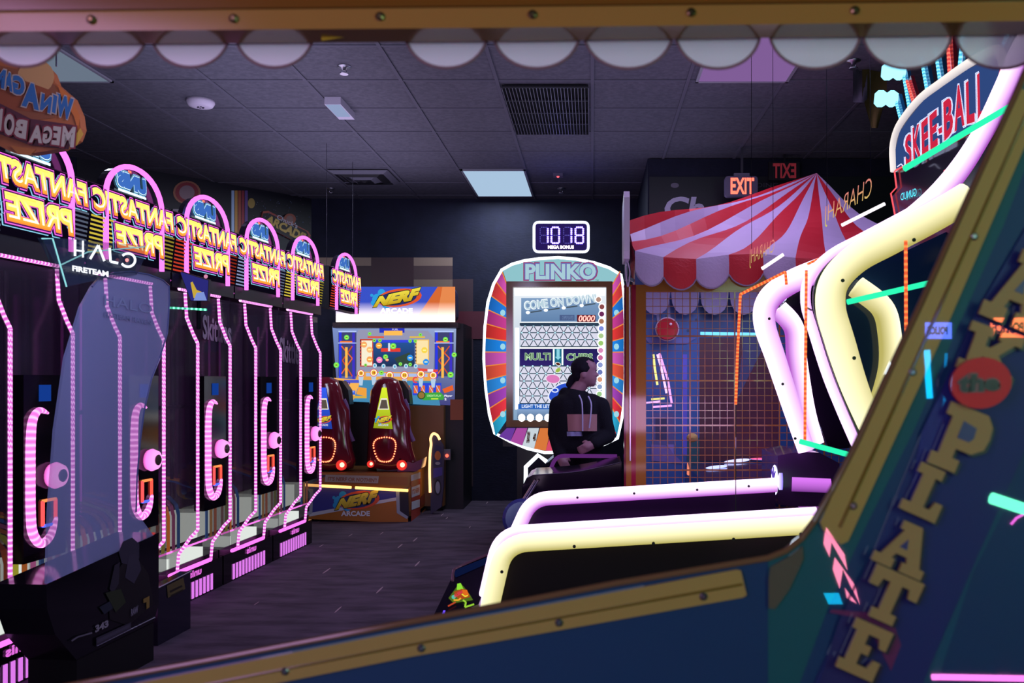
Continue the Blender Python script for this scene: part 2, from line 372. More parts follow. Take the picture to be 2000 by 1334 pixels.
# mural on the angled left wall
WLP = Plane(WL0, wn)
b = Art(WLP, lift=0.003)
b.rect(150, 300, 608, 560, '#0c0d18')
for i, c in enumerate(('#8ea6c4', '#a37a3a', '#8d4634', '#7d2734', '#56407e')): b.rect(452+i*6.6, 372, 457.5+i*6.6, 520, c)
b.disc(365, 376, 27, '#8a5a44', ry=23); b.disc(365, 376, 23, '#7a2630', ry=20); b.disc(365, 376, 15, '#7f6a72', ry=14)
b.disc(491, 397, 7, '#8f7a3e', ry=10)
for i in range(80): x = random.uniform(490, 606); y = random.uniform(390, 470); b.disc(x, y, 0.8, random.choice(('#3b4a8c', '#5c3a5a', '#5d6a86')), seg=6)
b.text('DE', box4(336, 408, 391, 441, 2), '#77717d', bold=0.05)
b.text('ING', box4(200, 343, 242, 356), '#55505a', bold=0.02)
b.text('IG', box4(407, 540, 424, 552), '#7a6a7a', bold=0.02)
b.build('mural', label='dark mural with vertical colour stripes and grey letters on the angled left wall', cat='mural')
t = thing('arcade_sign', 'tilted rounded sign reading ARCADE in yellow on the angled left wall', 'wall sign', WLP.at(557, 475))
b = MB(); cs = [(512, 413), (522, 412), (600, 452), (605, 460), (597, 479), (588, 479), (512, 440), (507, 432)]
b.prism([WLP.at(x, y, 0.006) for x, y in cs], wn*0.02, hx('#8f3f34')); b.build('backboard', t)
a = Art(WLP, lift=0.028)
def shrink(cs, k): mx = sum(c[0] for c in cs)/len(cs); my = sum(c[1] for c in cs)/len(cs); return [(mx+(x-mx)*k, my+(y-my)*(1-(1-k)*2.2)) for x, y in cs]
a.P(shrink(cs, 0.95), '#1a0f16'); a.disc(566, 428, 12, '#8c4a38', ry=11); a.disc(566, 428, 7, '#7d5f5c')
a.text('ARCADE', ((517, 433), (592, 474), (599, 457), (524, 419)), '#b59a4c', bold=0.05)
a.text('Chuck\'s', ((540, 427), (580, 447), (583, 438), (543, 418)), '#a9a9b8', bold=0.02)
a.build('lettering', t)
# script on the alcove wall
a = Art(front(8.65), lift=0.004); a.rect(1268, 345, 1760, 560, '#10111c')
a.text('Ch', box4(1294, 384, 1372, 428, 8), '#c4bcd8', bold=0.03); a.disc(1318, 362, 8, '#6b6474', ry=5)
a.text('DING', box4(1478, 357, 1520, 366), '#55505f')
a.build('mural', label='dark mural with large pale script letters behind the striped tent', cat='mural')
t = thing('exit_sign', 'white exit sign with glowing red letters above the striped tent', 'exit sign', P(1448, 385, 8.2))
b = MB(); pts = round_path([P(x, y, 8.2) for x, y in ((1416, 344), (1480, 344), (1480, 384), (1416, 384))], 0.03, 4, True)
b.prism(pts, (0, 0.06, 0), hx('#6f6584')); b.build('housing', t)
MB().prism([P(x, y, 8.22) for x, y in ((1434, 338), (1464, 338), (1464, 345), (1434, 345))], (0, 0.04, 0), hx('#7d7690')).build('bracket', t)
MB().box(P(1449, 340, 8.24).x-0.01, P(1449, 340, 8.24).x+0.01, 8.23, 8.25, P(1449, 340, 8.24).z, CEIL, hx('#3a3744')).build('stem', t)
a = Art(front(8.2), kind='glow'); a.text('EXIT', box4(1427, 347, 1473, 379), (2.6, 0.32, 0.2), bold=0.03); a.build('letters', t)
t = thing('exit_sign', 'dim red reversed exit letters in the dark right of the white exit sign', 'exit sign', P(1532, 350, 8.5))  # reflection of an exit sign built as a second sign, stem made up
MB().prism([P(x, y, 8.5) for x, y in ((1502, 316), (1562, 316), (1562, 352), (1502, 352))], (0, 0.05, 0), hx('#17121c')).build('housing', t)
MB().box(P(1532, 320, 8.52).x-0.01, P(1532, 320, 8.52).x+0.01, 8.51, 8.53, P(1532, 318, 8.5).z, CEIL, hx('#17121c')).build('stem', t)
a = Art(front(8.5), kind='glow'); a.text('EXIT', ((1555, 348), (1509, 348), (1509, 319), (1555, 319)), (0.13, 0.012, 0.02), bold=0.03); a.build('letters', t)
# hanging banner
t = thing('hanging_banner', 'dim yellow and grey cloth banner hanging from the dark ceiling', 'banner', P(1700, 250, 6.2))
for nm, px, w, y0, y1, c in (('grey_panel', 1680, 14, 128, 200, '#4a4652'), ('yellow_panel', 1708, 24, 122, 250, '#4b3f22')):
    b = MB(); rows = []
    for i in range(9):
        f = i/8; ww = w*(1-0.75*max(0, f-0.5)*2 if nm[0] == 'y' else 1)
        rows.append([P(px+ww*s_*(1), y0+(y1-y0)*f, 6.2+0.03*math.sin(3*s_+f*4)) for s_ in (-1, -0.5, 0, 0.5, 1)])
    pts = [p for r in rows for p in r]; b.add(pts, [(i*5+k, i*5+k+1, (i+1)*5+k+1, (i+1)*5+k) for i in range(8) for k in range(4)], hx(c), 'cloth'); b.build(nm, t, smooth=True)
MB().bar(P(1662, 124, 6.2), P(1735, 124, 6.2), 0.02, 0.02, hx('#201d28')).build('rod', t)
b = MB()
for px in (1668, 1730): p = P(px, 124, 6.2); b.box(p.x-0.003, p.x+0.003, 6.197, 6.203, p.z, CEIL, hx('#201d28'))
b.build('cord', t)
# ---------------------------------------------------------------- reflected row of prize machines along the left, built as solid machines
R0 = Vector((-2.56, 3.97, 0)); RT = Vector((0.31, 4.69, 0)).normalized(); RN = Vector((RT.y, -RT.x, 0))
PINK = (1.9, 0.95, 1.8); PINKD = (0.85, 0.14, 0.72); HOT = (2.4, 0.18, 0.75)
def led(b, path, r=0.011, col=None, seg=6, beads=True, pitch=0.024, wire=PINKD):
    """LED strip: a lit sleeve banded by the lamps inside it"""
    col = col or PINK; out = []; path = [Vector(p) for p in path]
    if not beads: b.tube(path, r, wire, 'glow', seg); return
    step = pitch/3; acc = 0.0; out = [path[0]]
    for a, c in zip(path[:-1], path[1:]):
        L = (c-a).length; d = (c-a)/max(L, 1e-6); x = step-acc
        while x < L: out.append(a+d*x); x += step
        acc = L-(x-step)
    out.append(path[-1]); cols = [col if i % 3 == 0 else wire for i in range(len(out))]
    rr = r if not isinstance(r, tuple) else [r[0]*(1-abs(2*i/(len(out)-1)-1)**6*(1-r[1])) for i in range(len(out))]
    b.tube(out, rr, cols, 'glow', seg)
def prize_header(t, s, M):
    dk = hx('#15101c')
    b = MB(); b.prism([M(-0.405, -0.10, 2.03), M(0.405, -0.10, 2.03), M(0.405, -0.02, 2.03), M(-0.405, -0.02, 2.03)], (0, 0, 0.37), dk); hd = b.build('header', t)
    FR = Frame(M(0, -0.02, 0), RT, (0, 0, 1)); a = Art(FR, kind='glow', lift=0.002, step=0.0012)
    base = random.choice(('#2a1238', '#1a1a44', '#3a1226')); a.rect(-0.40, 2.035, 0.40, 2.395, '#0b0714')
    sc = ['#8f9ab8', '#e8cf4a', '#d8432c', '#9aa6d0', '#e8cf4a', '#4b6ad8'][int(round(s/0.82)) % 6]
    for i in range(9): z = 2.045+i*0.022; a.rect(-0.40, z, -0.20, z+0.010, sc, 0.8); a.rect(0.27, z, 0.40, z+0.010, sc, 0.35)
    def word(w, u0, u1, z0, z1, rise=0.0, sh=-0.02):
        def q(e, dz=0.0, du=0.0): return ((u1+e+du, z0-e+dz), (u0-e+du, z0-e+rise+dz), (u0-e+sh+du, z1+e+rise+dz), (u1+e+sh+du, z1+e+dz))
        a.text(w, q(0.012, -0.012, -0.014), (0.30, 0.75, 1.0), bold=0.10); a.text(w, q(0.010, -0.010, -0.010), (0.01, 0.01, 0.04), bold=0.10)
        a.text(w, q(0.012), (1.1, 0.15, 0.9), bold=0.10); a.text(w, q(0.007), (0.08, 0.01, 0.12), bold=0.08)
        a.text(w, q(0.0), (1.9, 0.30, 0.03), bold=0.06, top=(2.2, 1.5, 0.25)); a.text(w, q(-0.012, 0.006), (2.0, 1.9, 1.2), bold=-0.012, top=(2.0, 0.9, 0.1))
    word('FANTASTIC', -0.385, 0.385, 2.255, 2.37); word('PRIZE', -0.20, 0.26, 2.09, 2.215)
    a.build('sign_face', hd)
    b = MB(); arch = [M(-0.27, 0.0, 2.02), M(-0.27, 0.0, 2.36)]+[M(0.27*-math.cos(x), 0.0, 2.36+0.19*math.sin(x)) for x in [math.pi*i/16 for i in range(1, 16)]]+[M(0.27, 0.0, 2.36), M(0.27, 0.0, 2.02)]
    b.prism([M(0.265*-math.cos(x), -0.06, 2.38+0.165*math.sin(x)) for x in [math.pi*i/16 for i in range(17)]], RN*0.03, dk, 'gloss'); b.build('arch_board', hd)
    b = MB(); b.tube(arch, 0.014, (1.7, 0.30, 1.5), 'glow', 8); b.build('arch_light', hd)
    a = Art(Frame(M(0, -0.03, 0), RT, (0, 0, 1)), kind='glow', lift=0.004, step=0.0015)
    for e, c in ((0.012, (0.25, 0.7, 1.1)), (0.008, (0.01, 0.02, 0.06)), (0.004, (0.9, 1.3, 1.6)), (0.0, (0.05, 0.16, 0.55))):
        a.text('UNIS', ((0.15+e, 2.43-e), (-0.13-e, 2.43-e), (-0.145-e, 2.515+e), (0.135+e, 2.515+e)), c, bold=0.09)
    a.rect(-0.13, 2.405, 0.14, 2.418, (1.0, 1.3, 1.5)); a.rect(-0.04, 2.52, -0.01, 2.532, (1.8, 0.3, 0.15)); a.build('maker_logo', hd)

def reflected_prize_machine(s, label, lab=None):
    B = R0+RT*s
    M = lambda u, n, z: B+RT*u+RN*n+Vector((0, 0, z))
    t = thing('prize_machine', label, 'prize machine', B, 'prize machines in the row on the left')
    dk = hx('#15101c'); dk2 = hx('#4a3c58')
    def bx(b, u0, u1, n0, n1, z0, z1, c, kind='print'):
        b.prism([M(u0, n0, z0), M(u1, n0, z0), M(u1, n1, z0), M(u0, n1, z0)], (0, 0, z1-z0), c, kind)
    b = MB(); bx(b, -0.40, 0.40, -0.75, -0.13, 0.0, 0.24, dk); bx(b, -0.40, 0.40, -0.75, -0.66, 0.24, 2.02, dk2, 'gloss')
    bx(b, -0.40, 0.40, -0.66, -0.02, 1.95, 2.03, dk); bx(b, -0.40, -0.39, -0.66, -0.06, 0.24, 1.95, dk2, 'smoke')
    bx(b, -0.40, 0.40, -0.66, -0.45, 0.52, 0.60, dk); b.build('body', t)
    # two fins with the lit profile
    prof = [(-0.10, 0.22), (-0.09, 0.33), (-0.01, 0.44), (0.03, 0.48), (0.03, 1.62), (0.0, 1.68), (-0.04, 1.78), (-0.05, 1.93)]
    for u in (-0.215, 0.215):
        b = MB(); b.prism([M(u-0.006, n, z) for n, z in prof+[(-0.30, 1.93), (-0.30, 0.22)]], RT*0.012, hx('#2a1c33'), 'smoke')
        fin = b.build('side_fin', t)
        b = MB(); pp = [M(u, n+0.012, z) for n, z in prof]
        led(b, pp[:5]+[M(u, 0.042, 0.98)], 0.010); led(b, [M(u, 0.042, 1.10), M(u, 0.042, 1.62)]+pp[5:], 0.010)
        b.build('light_strip', fin)
    b = MB(); led(b, [M(-0.30, -0.03, 1.945), M(0.215, -0.03, 1.945)], 0.011); b.build('cross_light', t); b = MB(); led(b, [M(-0.40, -0.03, 1.985), M(0.30, -0.03, 1.985)], 0.006, beads=False); b.build('cross_light', t); b = MB()
    led(b, [M(-0.30, -0.09, 0.215), M(0.215, -0.09, 0.215)], 0.013, beads=False, wire=(1.5, 0.25, 1.3)); b.build('cross_light', t)
    b = MB(); b.prism([M(-0.40, -0.055, 0.62), M(0.40, -0.055, 0.62), M(0.40, -0.05, 0.62), M(-0.40, -0.05, 0.62)], (0, 0, 1.31), hx('#8a7f95'), 'acrylic'); b.build('window', t)
    # inner light tubes and rails
    for u in (-0.10, 0.06):
        b = MB(); led(b, [M(u, -0.35, 0.62), M(u, -0.35, 1.82)], 0.008, beads=False, wire=(0.9, 0.12, 0.95)); b.build('inner_light', t)
    b = MB()
    for u in (-0.33, -0.27, 0.30, 0.36): b.tube([M(u, -0.40, 0.60), M(u, -0.40, 1.94)], 0.012, hx('#6e6676'), 'metal', 8)
    b.tube([M(-0.4, -0.3, 1.22), M(0.4, -0.3, 1.22)], 0.012, hx('#8a8290'), 'metal', 8); b.build('rail', t)
    # control loop, knob, start button frame, price display
    pan = MB(); bx(pan, -0.12, 0.17, -0.03, 0.035, 0.58, 1.42, hx('#0d0a12'), 'gloss'); pan = pan.build('control_panel', t)
    lp = smooth_path([M(u, 0.045, z) for u, z in ((0.03, 1.245), (-0.03, 1.26), (-0.075, 1.22), (-0.09, 1.13), (-0.092, 0.97), (-0.09, 0.80), (-0.075, 0.71), (-0.02, 0.655), (0.045, 0.68), (0.09, 0.76))], 5)
    b = MB(); led(b, lp, (0.021, 0.25), (2.0, 0.8, 1.7), 10, pitch=0.03, wire=(1.1, 0.22, 0.85)); b.build('loop_light', pan)
    b = MB(); b.lathe(M(0.07, 0.035, 0.955), [(0.055, 0), (0.062, 0.02), (0.05, 0.05)], [(0.75, 0.1, 0.5), (1.3, 0.3, 1.0), (1.3, 0.45, 1.1)], 'glow', 20, RN)
    b.lathe(M(0.07, 0.086, 0.955), [(0.028, 0), (0.03, 0.006), (0.022, 0.012)], hx('#4a3d3a'), 'gloss', 16, RN); b.build('knob', pan)
    b = MB(); q = [M(0.0, 0.04, 0.845), M(0.09, 0.04, 0.845), M(0.09, 0.04, 0.73), M(0.0, 0.04, 0.73)]
    for i, c in enumerate(((1.3, 0.35, 0.1), (1.6, 0.12, 0.08), (0.12, 0.2, 1.5), (1.5, 0.12, 0.12))): b.bar(q[i], q[(i+1) % 4], 0.012, 0.012, c, 'glow')
    b.build('button_frame', pan)
    b = MB(); b.prism([M(-0.02, 0.036, 1.30), M(0.06, 0.036, 1.30), M(0.06, 0.036, 1.375), M(-0.02, 0.036, 1.375)], RN*0.003, hx('#16409c', 0.8), 'glow'); b.build('price_display', pan)
    # lit tray with coloured slides
    b = MB(); bx(b, -0.39, 0.39, -0.40, -0.18, 0.36, 0.52, (0.70, 0.74, 0.70), 'glow'); b.build('lit_tray', t)
    b = MB(); bx(b, -0.30, 0.21, -0.30, -0.14, 0.235, 0.30, (0.75, 0.8, 0.75), 'glow'); b.build('lit_tray', t)
    b = MB(); led(b, [M(-0.39, -0.12, 0.345), M(0.39, -0.12, 0.345)], 0.006, beads=False, wire=(1.3, 0.25, 1.0)); b.build('cross_light', t)
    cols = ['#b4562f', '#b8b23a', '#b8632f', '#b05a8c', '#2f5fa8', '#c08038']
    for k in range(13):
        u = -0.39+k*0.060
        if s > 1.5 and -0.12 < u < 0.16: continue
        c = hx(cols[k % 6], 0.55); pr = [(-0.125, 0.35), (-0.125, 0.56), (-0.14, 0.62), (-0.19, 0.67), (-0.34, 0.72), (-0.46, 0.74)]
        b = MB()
        for (n0, z0), (n1, z1) in zip(pr[:-1], pr[1:]): b.prism([M(u, n0, z0), M(u+0.040, n0, z0), M(u+0.040, n1, z1), M(u, n1, z1)], (0, 0, 0.003), c if z0 < 0.6 else mix(c, (0, 0, 0), 0.4), 'glow')  # slides given their own glow to imitate backlight from the tray
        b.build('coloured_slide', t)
    # kick plate with light bars, maker's mark
    b = MB(); bx(b, -0.40, 0.40, -0.13, -0.10, 0.0, 0.20, hx('#0c090f'), 'gloss')
    kp = b.build('kick_plate', t)
    for k in range(11):
        u = -0.27+k*0.05; b = MB(); b.prism([M(u, -0.098, 0.01), M(u+0.026, -0.098, 0.01), M(u+0.026, -0.098, 0.115), M(u, -0.098, 0.115)], RN*0.004, (0.75, 0.2, 0.85), 'glow'); b.build('light_bar', kp)
    a = Art(Frame(M(0, -0.098, 0), RT, (0, 0, 1)), kind='glow', lift=0.004); a.text('unis', ((0.10, 0.145), (-0.06, 0.145), (-0.06, 0.19), (0.10, 0.19)), (0.8, 0.15, 0.75), bold=0.04); a.build('maker_mark', kp)
    if lab:
        a = Art(Plane(R0-RN*0.045, RN), lift=0.001); (x0, y0, x1, y1) = lab
        a.text('Skittles', ((x0, y0+26), (x1, y1+26), (x1, y1-22), (x0, y0-22)), '#9a94a8', bold=0.03); a.build('candy_lettering', t)
    prize_header(t, s, M)
    return t
names = ['prize machine nearest the viewer, at the left edge, beside the tall black shooter cabinet', 'second prize machine from the left edge, seen through the smoked panel of the black cabinet',
 'third prize machine from the left edge, just past the tall black cabinet', 'fourth prize machine from the left edge, second from the far end of the row', 'farthest prize machine of the row, beside the orange and blue foam dart game']
for i in range(5): reflected_prize_machine(0.22+0.82*i, names[i], {2: (396, 636, 452, 648), 4: (546, 680, 590, 688)}.get(i))
hp = R0+RT*4.5; t = thing('hanging_prize_sign', 'small reversed prize sign with lit arch, hanging past the row beside the dart game marquee', 'hanging sign', hp+Vector((0, 0, 2.03)))  # one more mirrored header of the row, hung on made-up wires
prize_header(t, 0.82*2, lambda u, n, z: hp+RT*u+RN*n+Vector((0, 0, z)))
for u in (-0.35, 0.35): q = hp+RT*u-RN*0.06; MB().tube([q+Vector((0, 0, 2.39)), Vector((q.x, q.y, CEIL))], 0.002, hx('#4a4652'), 'metal', 6).build('hanging_wire', t)
# plush toys inside the nearer machines
def plush(s, u, n, z, c1, c2, label):
    p = R0+RT*(s+u)+RN*n+Vector((0, 0, z)); t = thing('plush_toy', label, 'plush toy', p, 'plush toys in the prize machines')
    c1 = hx(c1); c2 = hx(c2); V = lambda x, y, zz: p+RT*x+RN*y+Vector((0, 0, zz))
    b = MB(); b.ball(V(0, 0, 0.07), 0.07, c1, 'cloth', sc=(1, 0.85, 1.05)); b.build('body', t, smooth=True)
    b = MB(); b.ball(V(0, 0.01, 0.175), 0.055, c1, 'cloth'); b.ball(V(0, 0.055, 0.165), 0.022, c2, 'cloth')
    for x in (-1, 1): b.ball(V(0.045*x, 0, 0.225), 0.02, c2, 'cloth'); b.ball(V(0.02*x, 0.055, 0.19), 0.007, (0.01, 0.01, 0.01), 'gloss', 8, 6)
    b.build('head', t, smooth=True)
    b = MB()
    for x in (-1, 1): b.taper(V(0.05*x, 0.01, 0.10), 0.024, V(0.095*x, 0.03, 0.06), 0.02, c2, 'cloth', 8); b.taper(V(0.035*x, 0.03, 0.03), 0.026, V(0.05*x, 0.09, 0.022), 0.024, c2, 'cloth', 8)
    b.build('limb', t, smooth=True)
for a in ((0.22, 0.34, -0.3, 0.60, '#b8a638', '#a8442c', 'yellow and red plush toy in the nearest prize machine'), (0.22, 0.2, -0.42, 0.60, '#2f6a3a', '#c8b8a8', 'green plush toy in the nearest prize machine'),
          (1.04, -0.33, -0.25, 0.60, '#a83a30', '#d8c8b8', 'red plush toy in the second prize machine'), (1.04, 0.32, -0.3, 0.60, '#3a5aa8', '#c8a040', 'blue plush toy in the second prize machine'),
          (1.86, 0.31, -0.3, 0.60, '#b89438', '#4a6a9a', 'ochre plush toy in the third prize machine')): plush(*a)
# ---------------------------------------------------------------- tall black shooter cabinet in front of the row
HP = Plane(R0+RN*0.33, RN); HB = -RN*0.22
t = thing('shooter_cabinet', 'tall black shooter cabinet with smoked side panel and pale title, before the prize machines', 'arcade machine', HP.at(200, 1290)*1.0)
t.location.z = 0
def HQ(px, py, l=0.0): return HP.at(px, py, l)
low = [HQ(90, 1142), HQ(310, 1040), HQ(310, 1180), HQ(300, 1216), HQ(150, 1290), HQ(108, 1240), HQ(92, 1190)]
b = MB(); b.prism(low, HB, hx('#14111a'), 'gloss')
p0 = HQ(150, 1288); p1 = HQ(300, 1214); b.prism([p0, p1, Vector((p1.x, p1.y, 0)), Vector((p0.x, p0.y, 0))], HB, hx('#08070b')); b.build('base', t)
shell = [(180, 560), (196, 542), (222, 533), (255, 530), (290, 536), (318, 547), (330, 558), (331, 590), (327, 650), (312, 700), (296, 740), (282, 800), (274, 860), (268, 930), (266, 1000), (300, 1046), (92, 1140), (96, 1000), (108, 840), (128, 700), (158, 600)]
b = MB(); b.prism([HQ(x, y) for x, y in shell], -RN*0.012, hx('#b4bcf4'), 'smoke'); sp = b.build('side_panel', t)
a = Art(HP, lift=0.003); a.text('HALO', ((204, 596), (297, 613), (297, 594), (204, 574)), '#8a94c4', bold=0.0); a.text('FIRETEAM RAVEN', ((204, 618), (296, 635), (296, 626), (204, 608)), '#7a84b4', bold=0.02); a.build('panel_lettering', sp)
b = MB(); b.tube([HQ(x, y, 0.002) for x, y in shell[:15]], 0.004, hx('#5f6a9c'), 'gloss', 6); b.build('edge_trim', sp)
b = MB(); b.prism([HQ(x, y, 0.01) for x, y in ((82, 464), (103, 464), (284, 480), (282, 505), (268, 536), (200, 545), (130, 560))], -RN*0.02, hx('#3c4a66'), 'smoke'); tp = b.build('topper', t)
b = MB(); b.tube([HQ(82, 466, 0.012), HQ(103, 466, 0.012), HQ(130, 560, 0.012)], 0.0035, (0.3, 0.75, 0.8), 'glow', 6)
b.tube([HQ(120, 517, 0.012), HQ(172, 492, 0.012), HQ(282, 482, 0.012)], 0.003, (0.2, 0.45, 0.5), 'glow', 6); b.build('edge_light', tp)
a = Art(HP, lift=0.014, kind='glow')
W_ = (1.1, 1.15, 1.25)
a.rect(144, 468, 149, 500, W_); a.line([(149, 489), (165, 491)], 3.5, W_); a.rect(160, 470, 164, 503, W_)
a.line([(176, 506), (192, 479), (204, 510)], 5, W_); a.line([(214, 484), (216, 511), (231, 514)], 5, W_)
a.ring(250, 508, 14, 5, W_, ry=13, a0=-140, a1=150); a.disc(248, 508, 3.5, (2.4, 0.5, 0.5))
a.text('FIRETEAM', ((141, 529), (212, 541), (212, 530), (141, 518)), W_, bold=0.05); a.build('lit_lettering', tp)
# printed art of the base (plain armoured shape, no character), lettering
a = Art(HP, lift=0.003)
a.P([(212, 1160), (236, 1104), (262, 1082), (290, 1120), (300, 1180), (250, 1222), (214, 1210)], '#161018')
a.P([(232, 1078), (240, 1058), (258, 1050), (272, 1062), (272, 1090), (254, 1104), (238, 1100)], '#332e42'); a.P([(252, 1084), (268, 1080), (276, 1112), (262, 1140), (244, 1128)], '#3a3448')
a.P([(224, 1104), (234, 1098), (232, 1140), (220, 1160), (214, 1150)], '#2d2838'); a.P([(194, 1186), (226, 1168), (232, 1180), (204, 1200)], '#22283a'); a.P([(206, 1158), (236, 1150), (246, 1176), (226, 1196)], '#2c3320')
a.text('343', ((186, 1236), (212, 1224), (212, 1210), (186, 1222)), '#8f8797', bold=0.05); a.text('RAW', ((256, 1204), (270, 1196), (270, 1182), (256, 1190)), '#7a7488', bold=0.05)
a.P([(280, 1170), (292, 1164), (292, 1186), (286, 1190), (286, 1176), (280, 1178)], '#8a7036'); a.P([(188, 1246), (256, 1215), (256, 1228), (188, 1262)], '#3a3446'); a.P([(190, 1249), (254, 1219), (254, 1225), (190, 1257)], '#4a4458')
a.line([(140, 1252), (152, 1244), (180, 1236)], 3, '#6e6678'); a.build('base_print', t)
b = MB(); b.tube([HQ(188, 1262, 0.004), HQ(302, 1206, 0.004)], 0.004, hx('#8c86a0'), 'metal', 6); b.build('lower_edge', t)
# low bench plinth beyond the black cabinet
t = thing('floor_plinth', 'low dark printed plinth on the carpet right of the black cabinet', 'plinth', (HQ(340, 1160).x, HQ(340, 1160).y, 0))
pl = Plane(R0+RN*0.22, RN); q = [pl.at(308, 1150), pl.at(372, 1116), pl.at(374, 1148), pl.at(308, 1186)]
b = MB(); b.prism([Vector((q[0].x, q[0].y, 0)), Vector((q[1].x, q[1].y, 0)), q[1], q[0]], -RN*0.06, hx('#1d1a2c'), 'gloss'); b.build('body', t)
a = Art(pl, lift=0.003); a.P([(326, 1144), (358, 1128), (362, 1150), (328, 1168)], '#5d5230'); a.line([(332, 1156), (356, 1144)], 4, '#221d16'); a.line([(334, 1164), (358, 1152)], 3, '#221d16'); a.build('print', t)
b = MB(); b.tube([pl.at(304, 1151, 0.004), pl.at(374, 1115, 0.004)], 0.004, hx('#a49cb8'), 'metal', 6); b.build('edge', t)
# small ceiling-side monitor with green light line
mp = Plane(R0+RN*0.12+RT*1.6, (0.25, -1, 0)); t = thing('screen', 'small tilted screen with a yellow figure on blue between the header signs', 'screen', mp.at(390, 592))
b = MB(); q = [(350, 528), (408, 546), (406, 588), (372, 588)]; b.prism([mp.at(x, y, -0.002) for x, y in q], (0, 0.03, 0), hx('#18122e')); b.build('housing', t)
a = Art(mp, kind='glow', lift=0.002); a.P([(352, 531), (407, 548), (405, 587), (373, 587)], '#2b2a78'); a.P([(372, 552), (376, 550), (384, 566), (398, 572), (396, 586), (378, 582)], '#c8a83c'); a.P([(384, 572), (398, 570), (404, 587), (378, 587)], '#7d93d8'); a.disc(402, 540, 4, '#d88ab0'); a.build('picture', t)
b = MB(); led(b, [mp.at(331, 601), mp.at(404, 605)], 0.007, (0.6, 2.2, 1.4), pitch=0.025, wire=(0.05, 0.6, 0.35)); b.build('green_light', t)
b = MB(); b.tube([mp.at(388, 588, -0.03), mp.at(388, 640, -0.03), mp.at(388, 640, -0.4)], 0.012, hx('#15121b'), 'metal', 8); b.build('bracket', t)
# reflection of a bonus sign, built as a hanging board at upper left
SG = Plane((-2.15, 3.45, 0), (0.25, -1, 0)); t = thing('bonus_sign', 'large round orange sign with reversed blue and white words hanging at upper left', 'hanging sign', SG.at(70, 200))
b = MB(); out = [(-80, 130), (-40, 110), (10, 112), (30, 118), (52, 110), (80, 118), (100, 140), (108, 162), (140, 190), (154, 222), (158, 250), (150, 272), (120, 290), (60, 300), (20, 296), (-10, 280), (-60, 250), (-90, 190)]
b.prism([SG.at(x, y) for x, y in out], (0, 0.04, 0), hx('#a85a30')); b.build('board', t)
a = Art(SG, lift=0.003)
a.P([(-70, 150), (0, 128), (60, 140), (108, 166), (112, 190), (106, 230), (60, 236), (-60, 200)], '#8a4c2e'); a.disc(70, 150, 36, '#c08a58', ry=34); a.P([(-60, 150), (0, 140), (98, 176), (106, 224), (0, 210), (-60, 190)], '#8f4526')
a.P([(112, 164), (140, 190), (156, 226), (153, 256), (144, 226), (120, 188)], '#c8682c'); a.P([(157, 250), (163, 262), (150, 284), (134, 292), (140, 274)], '#c89636'); a.P([(20, 284), (70, 292), (60, 302), (36, 302)], '#b0622c')
a.P([(-40, 196), (0, 202), (60, 232), (144, 244), (134, 292), (60, 284), (0, 262), (-40, 240)], '#54242e')
def rw(w, q, c, o, bold): a.text(w, q[0], o, bold=bold+0.03); a.text(w, q[1], c, bold=bold)
def gq(x0, x1, y0, y1, sl, e, sh=4): return ((x1+e, y1+e+sl), (x0-e, y1+e), (x0-e+sh, y0-e), (x1+e+sh, y0-e+sl))
for w, x0, x1, y0, y1, sl in (('W', 108, 140, 182, 224, 12), ('I', 100, 108, 184, 218, 4), ('N', 78, 98, 182, 214, 8), ('A', 42, 76, 158, 206, 10), ('G', 22, 46, 144, 180, 10), ('A', 6, 24, 138, 172, 8), ('M', -14, 8, 130, 166, 8)):
    rw(w, (gq(x0, x1, y0, y1, sl, 2.5), gq(x0, x1, y0, y1, sl, 0)), '#2c5f94', '#b0978c', 0.06)
for w, x0, x1, y0, y1, sl in (('M', 118, 144, 246, 286, 2), ('E', 100, 116, 246, 282, 2), ('G', 82, 100, 246, 280, 1), ('A', 56, 82, 244, 278, 2), ('B', 26, 50, 230, 266, 6), ('O', 6, 26, 220, 262, 5), ('N', -18, 2, 208, 250, 5)):
    rw(w, (gq(x0, x1, y0, y1, sl, 3), gq(x0, x1, y0, y1, sl, 0)), '#b5a396', '#7a2630', 0.05)
a.build('face', t)
b = MB()
for px in (20, 110): p = SG.at(px, 130, -0.02); b.tube([p, Vector((p.x, p.y, CEIL))], 0.003, hx('#3a3640'), 'metal', 6)
b.build('hanging_wire', t)
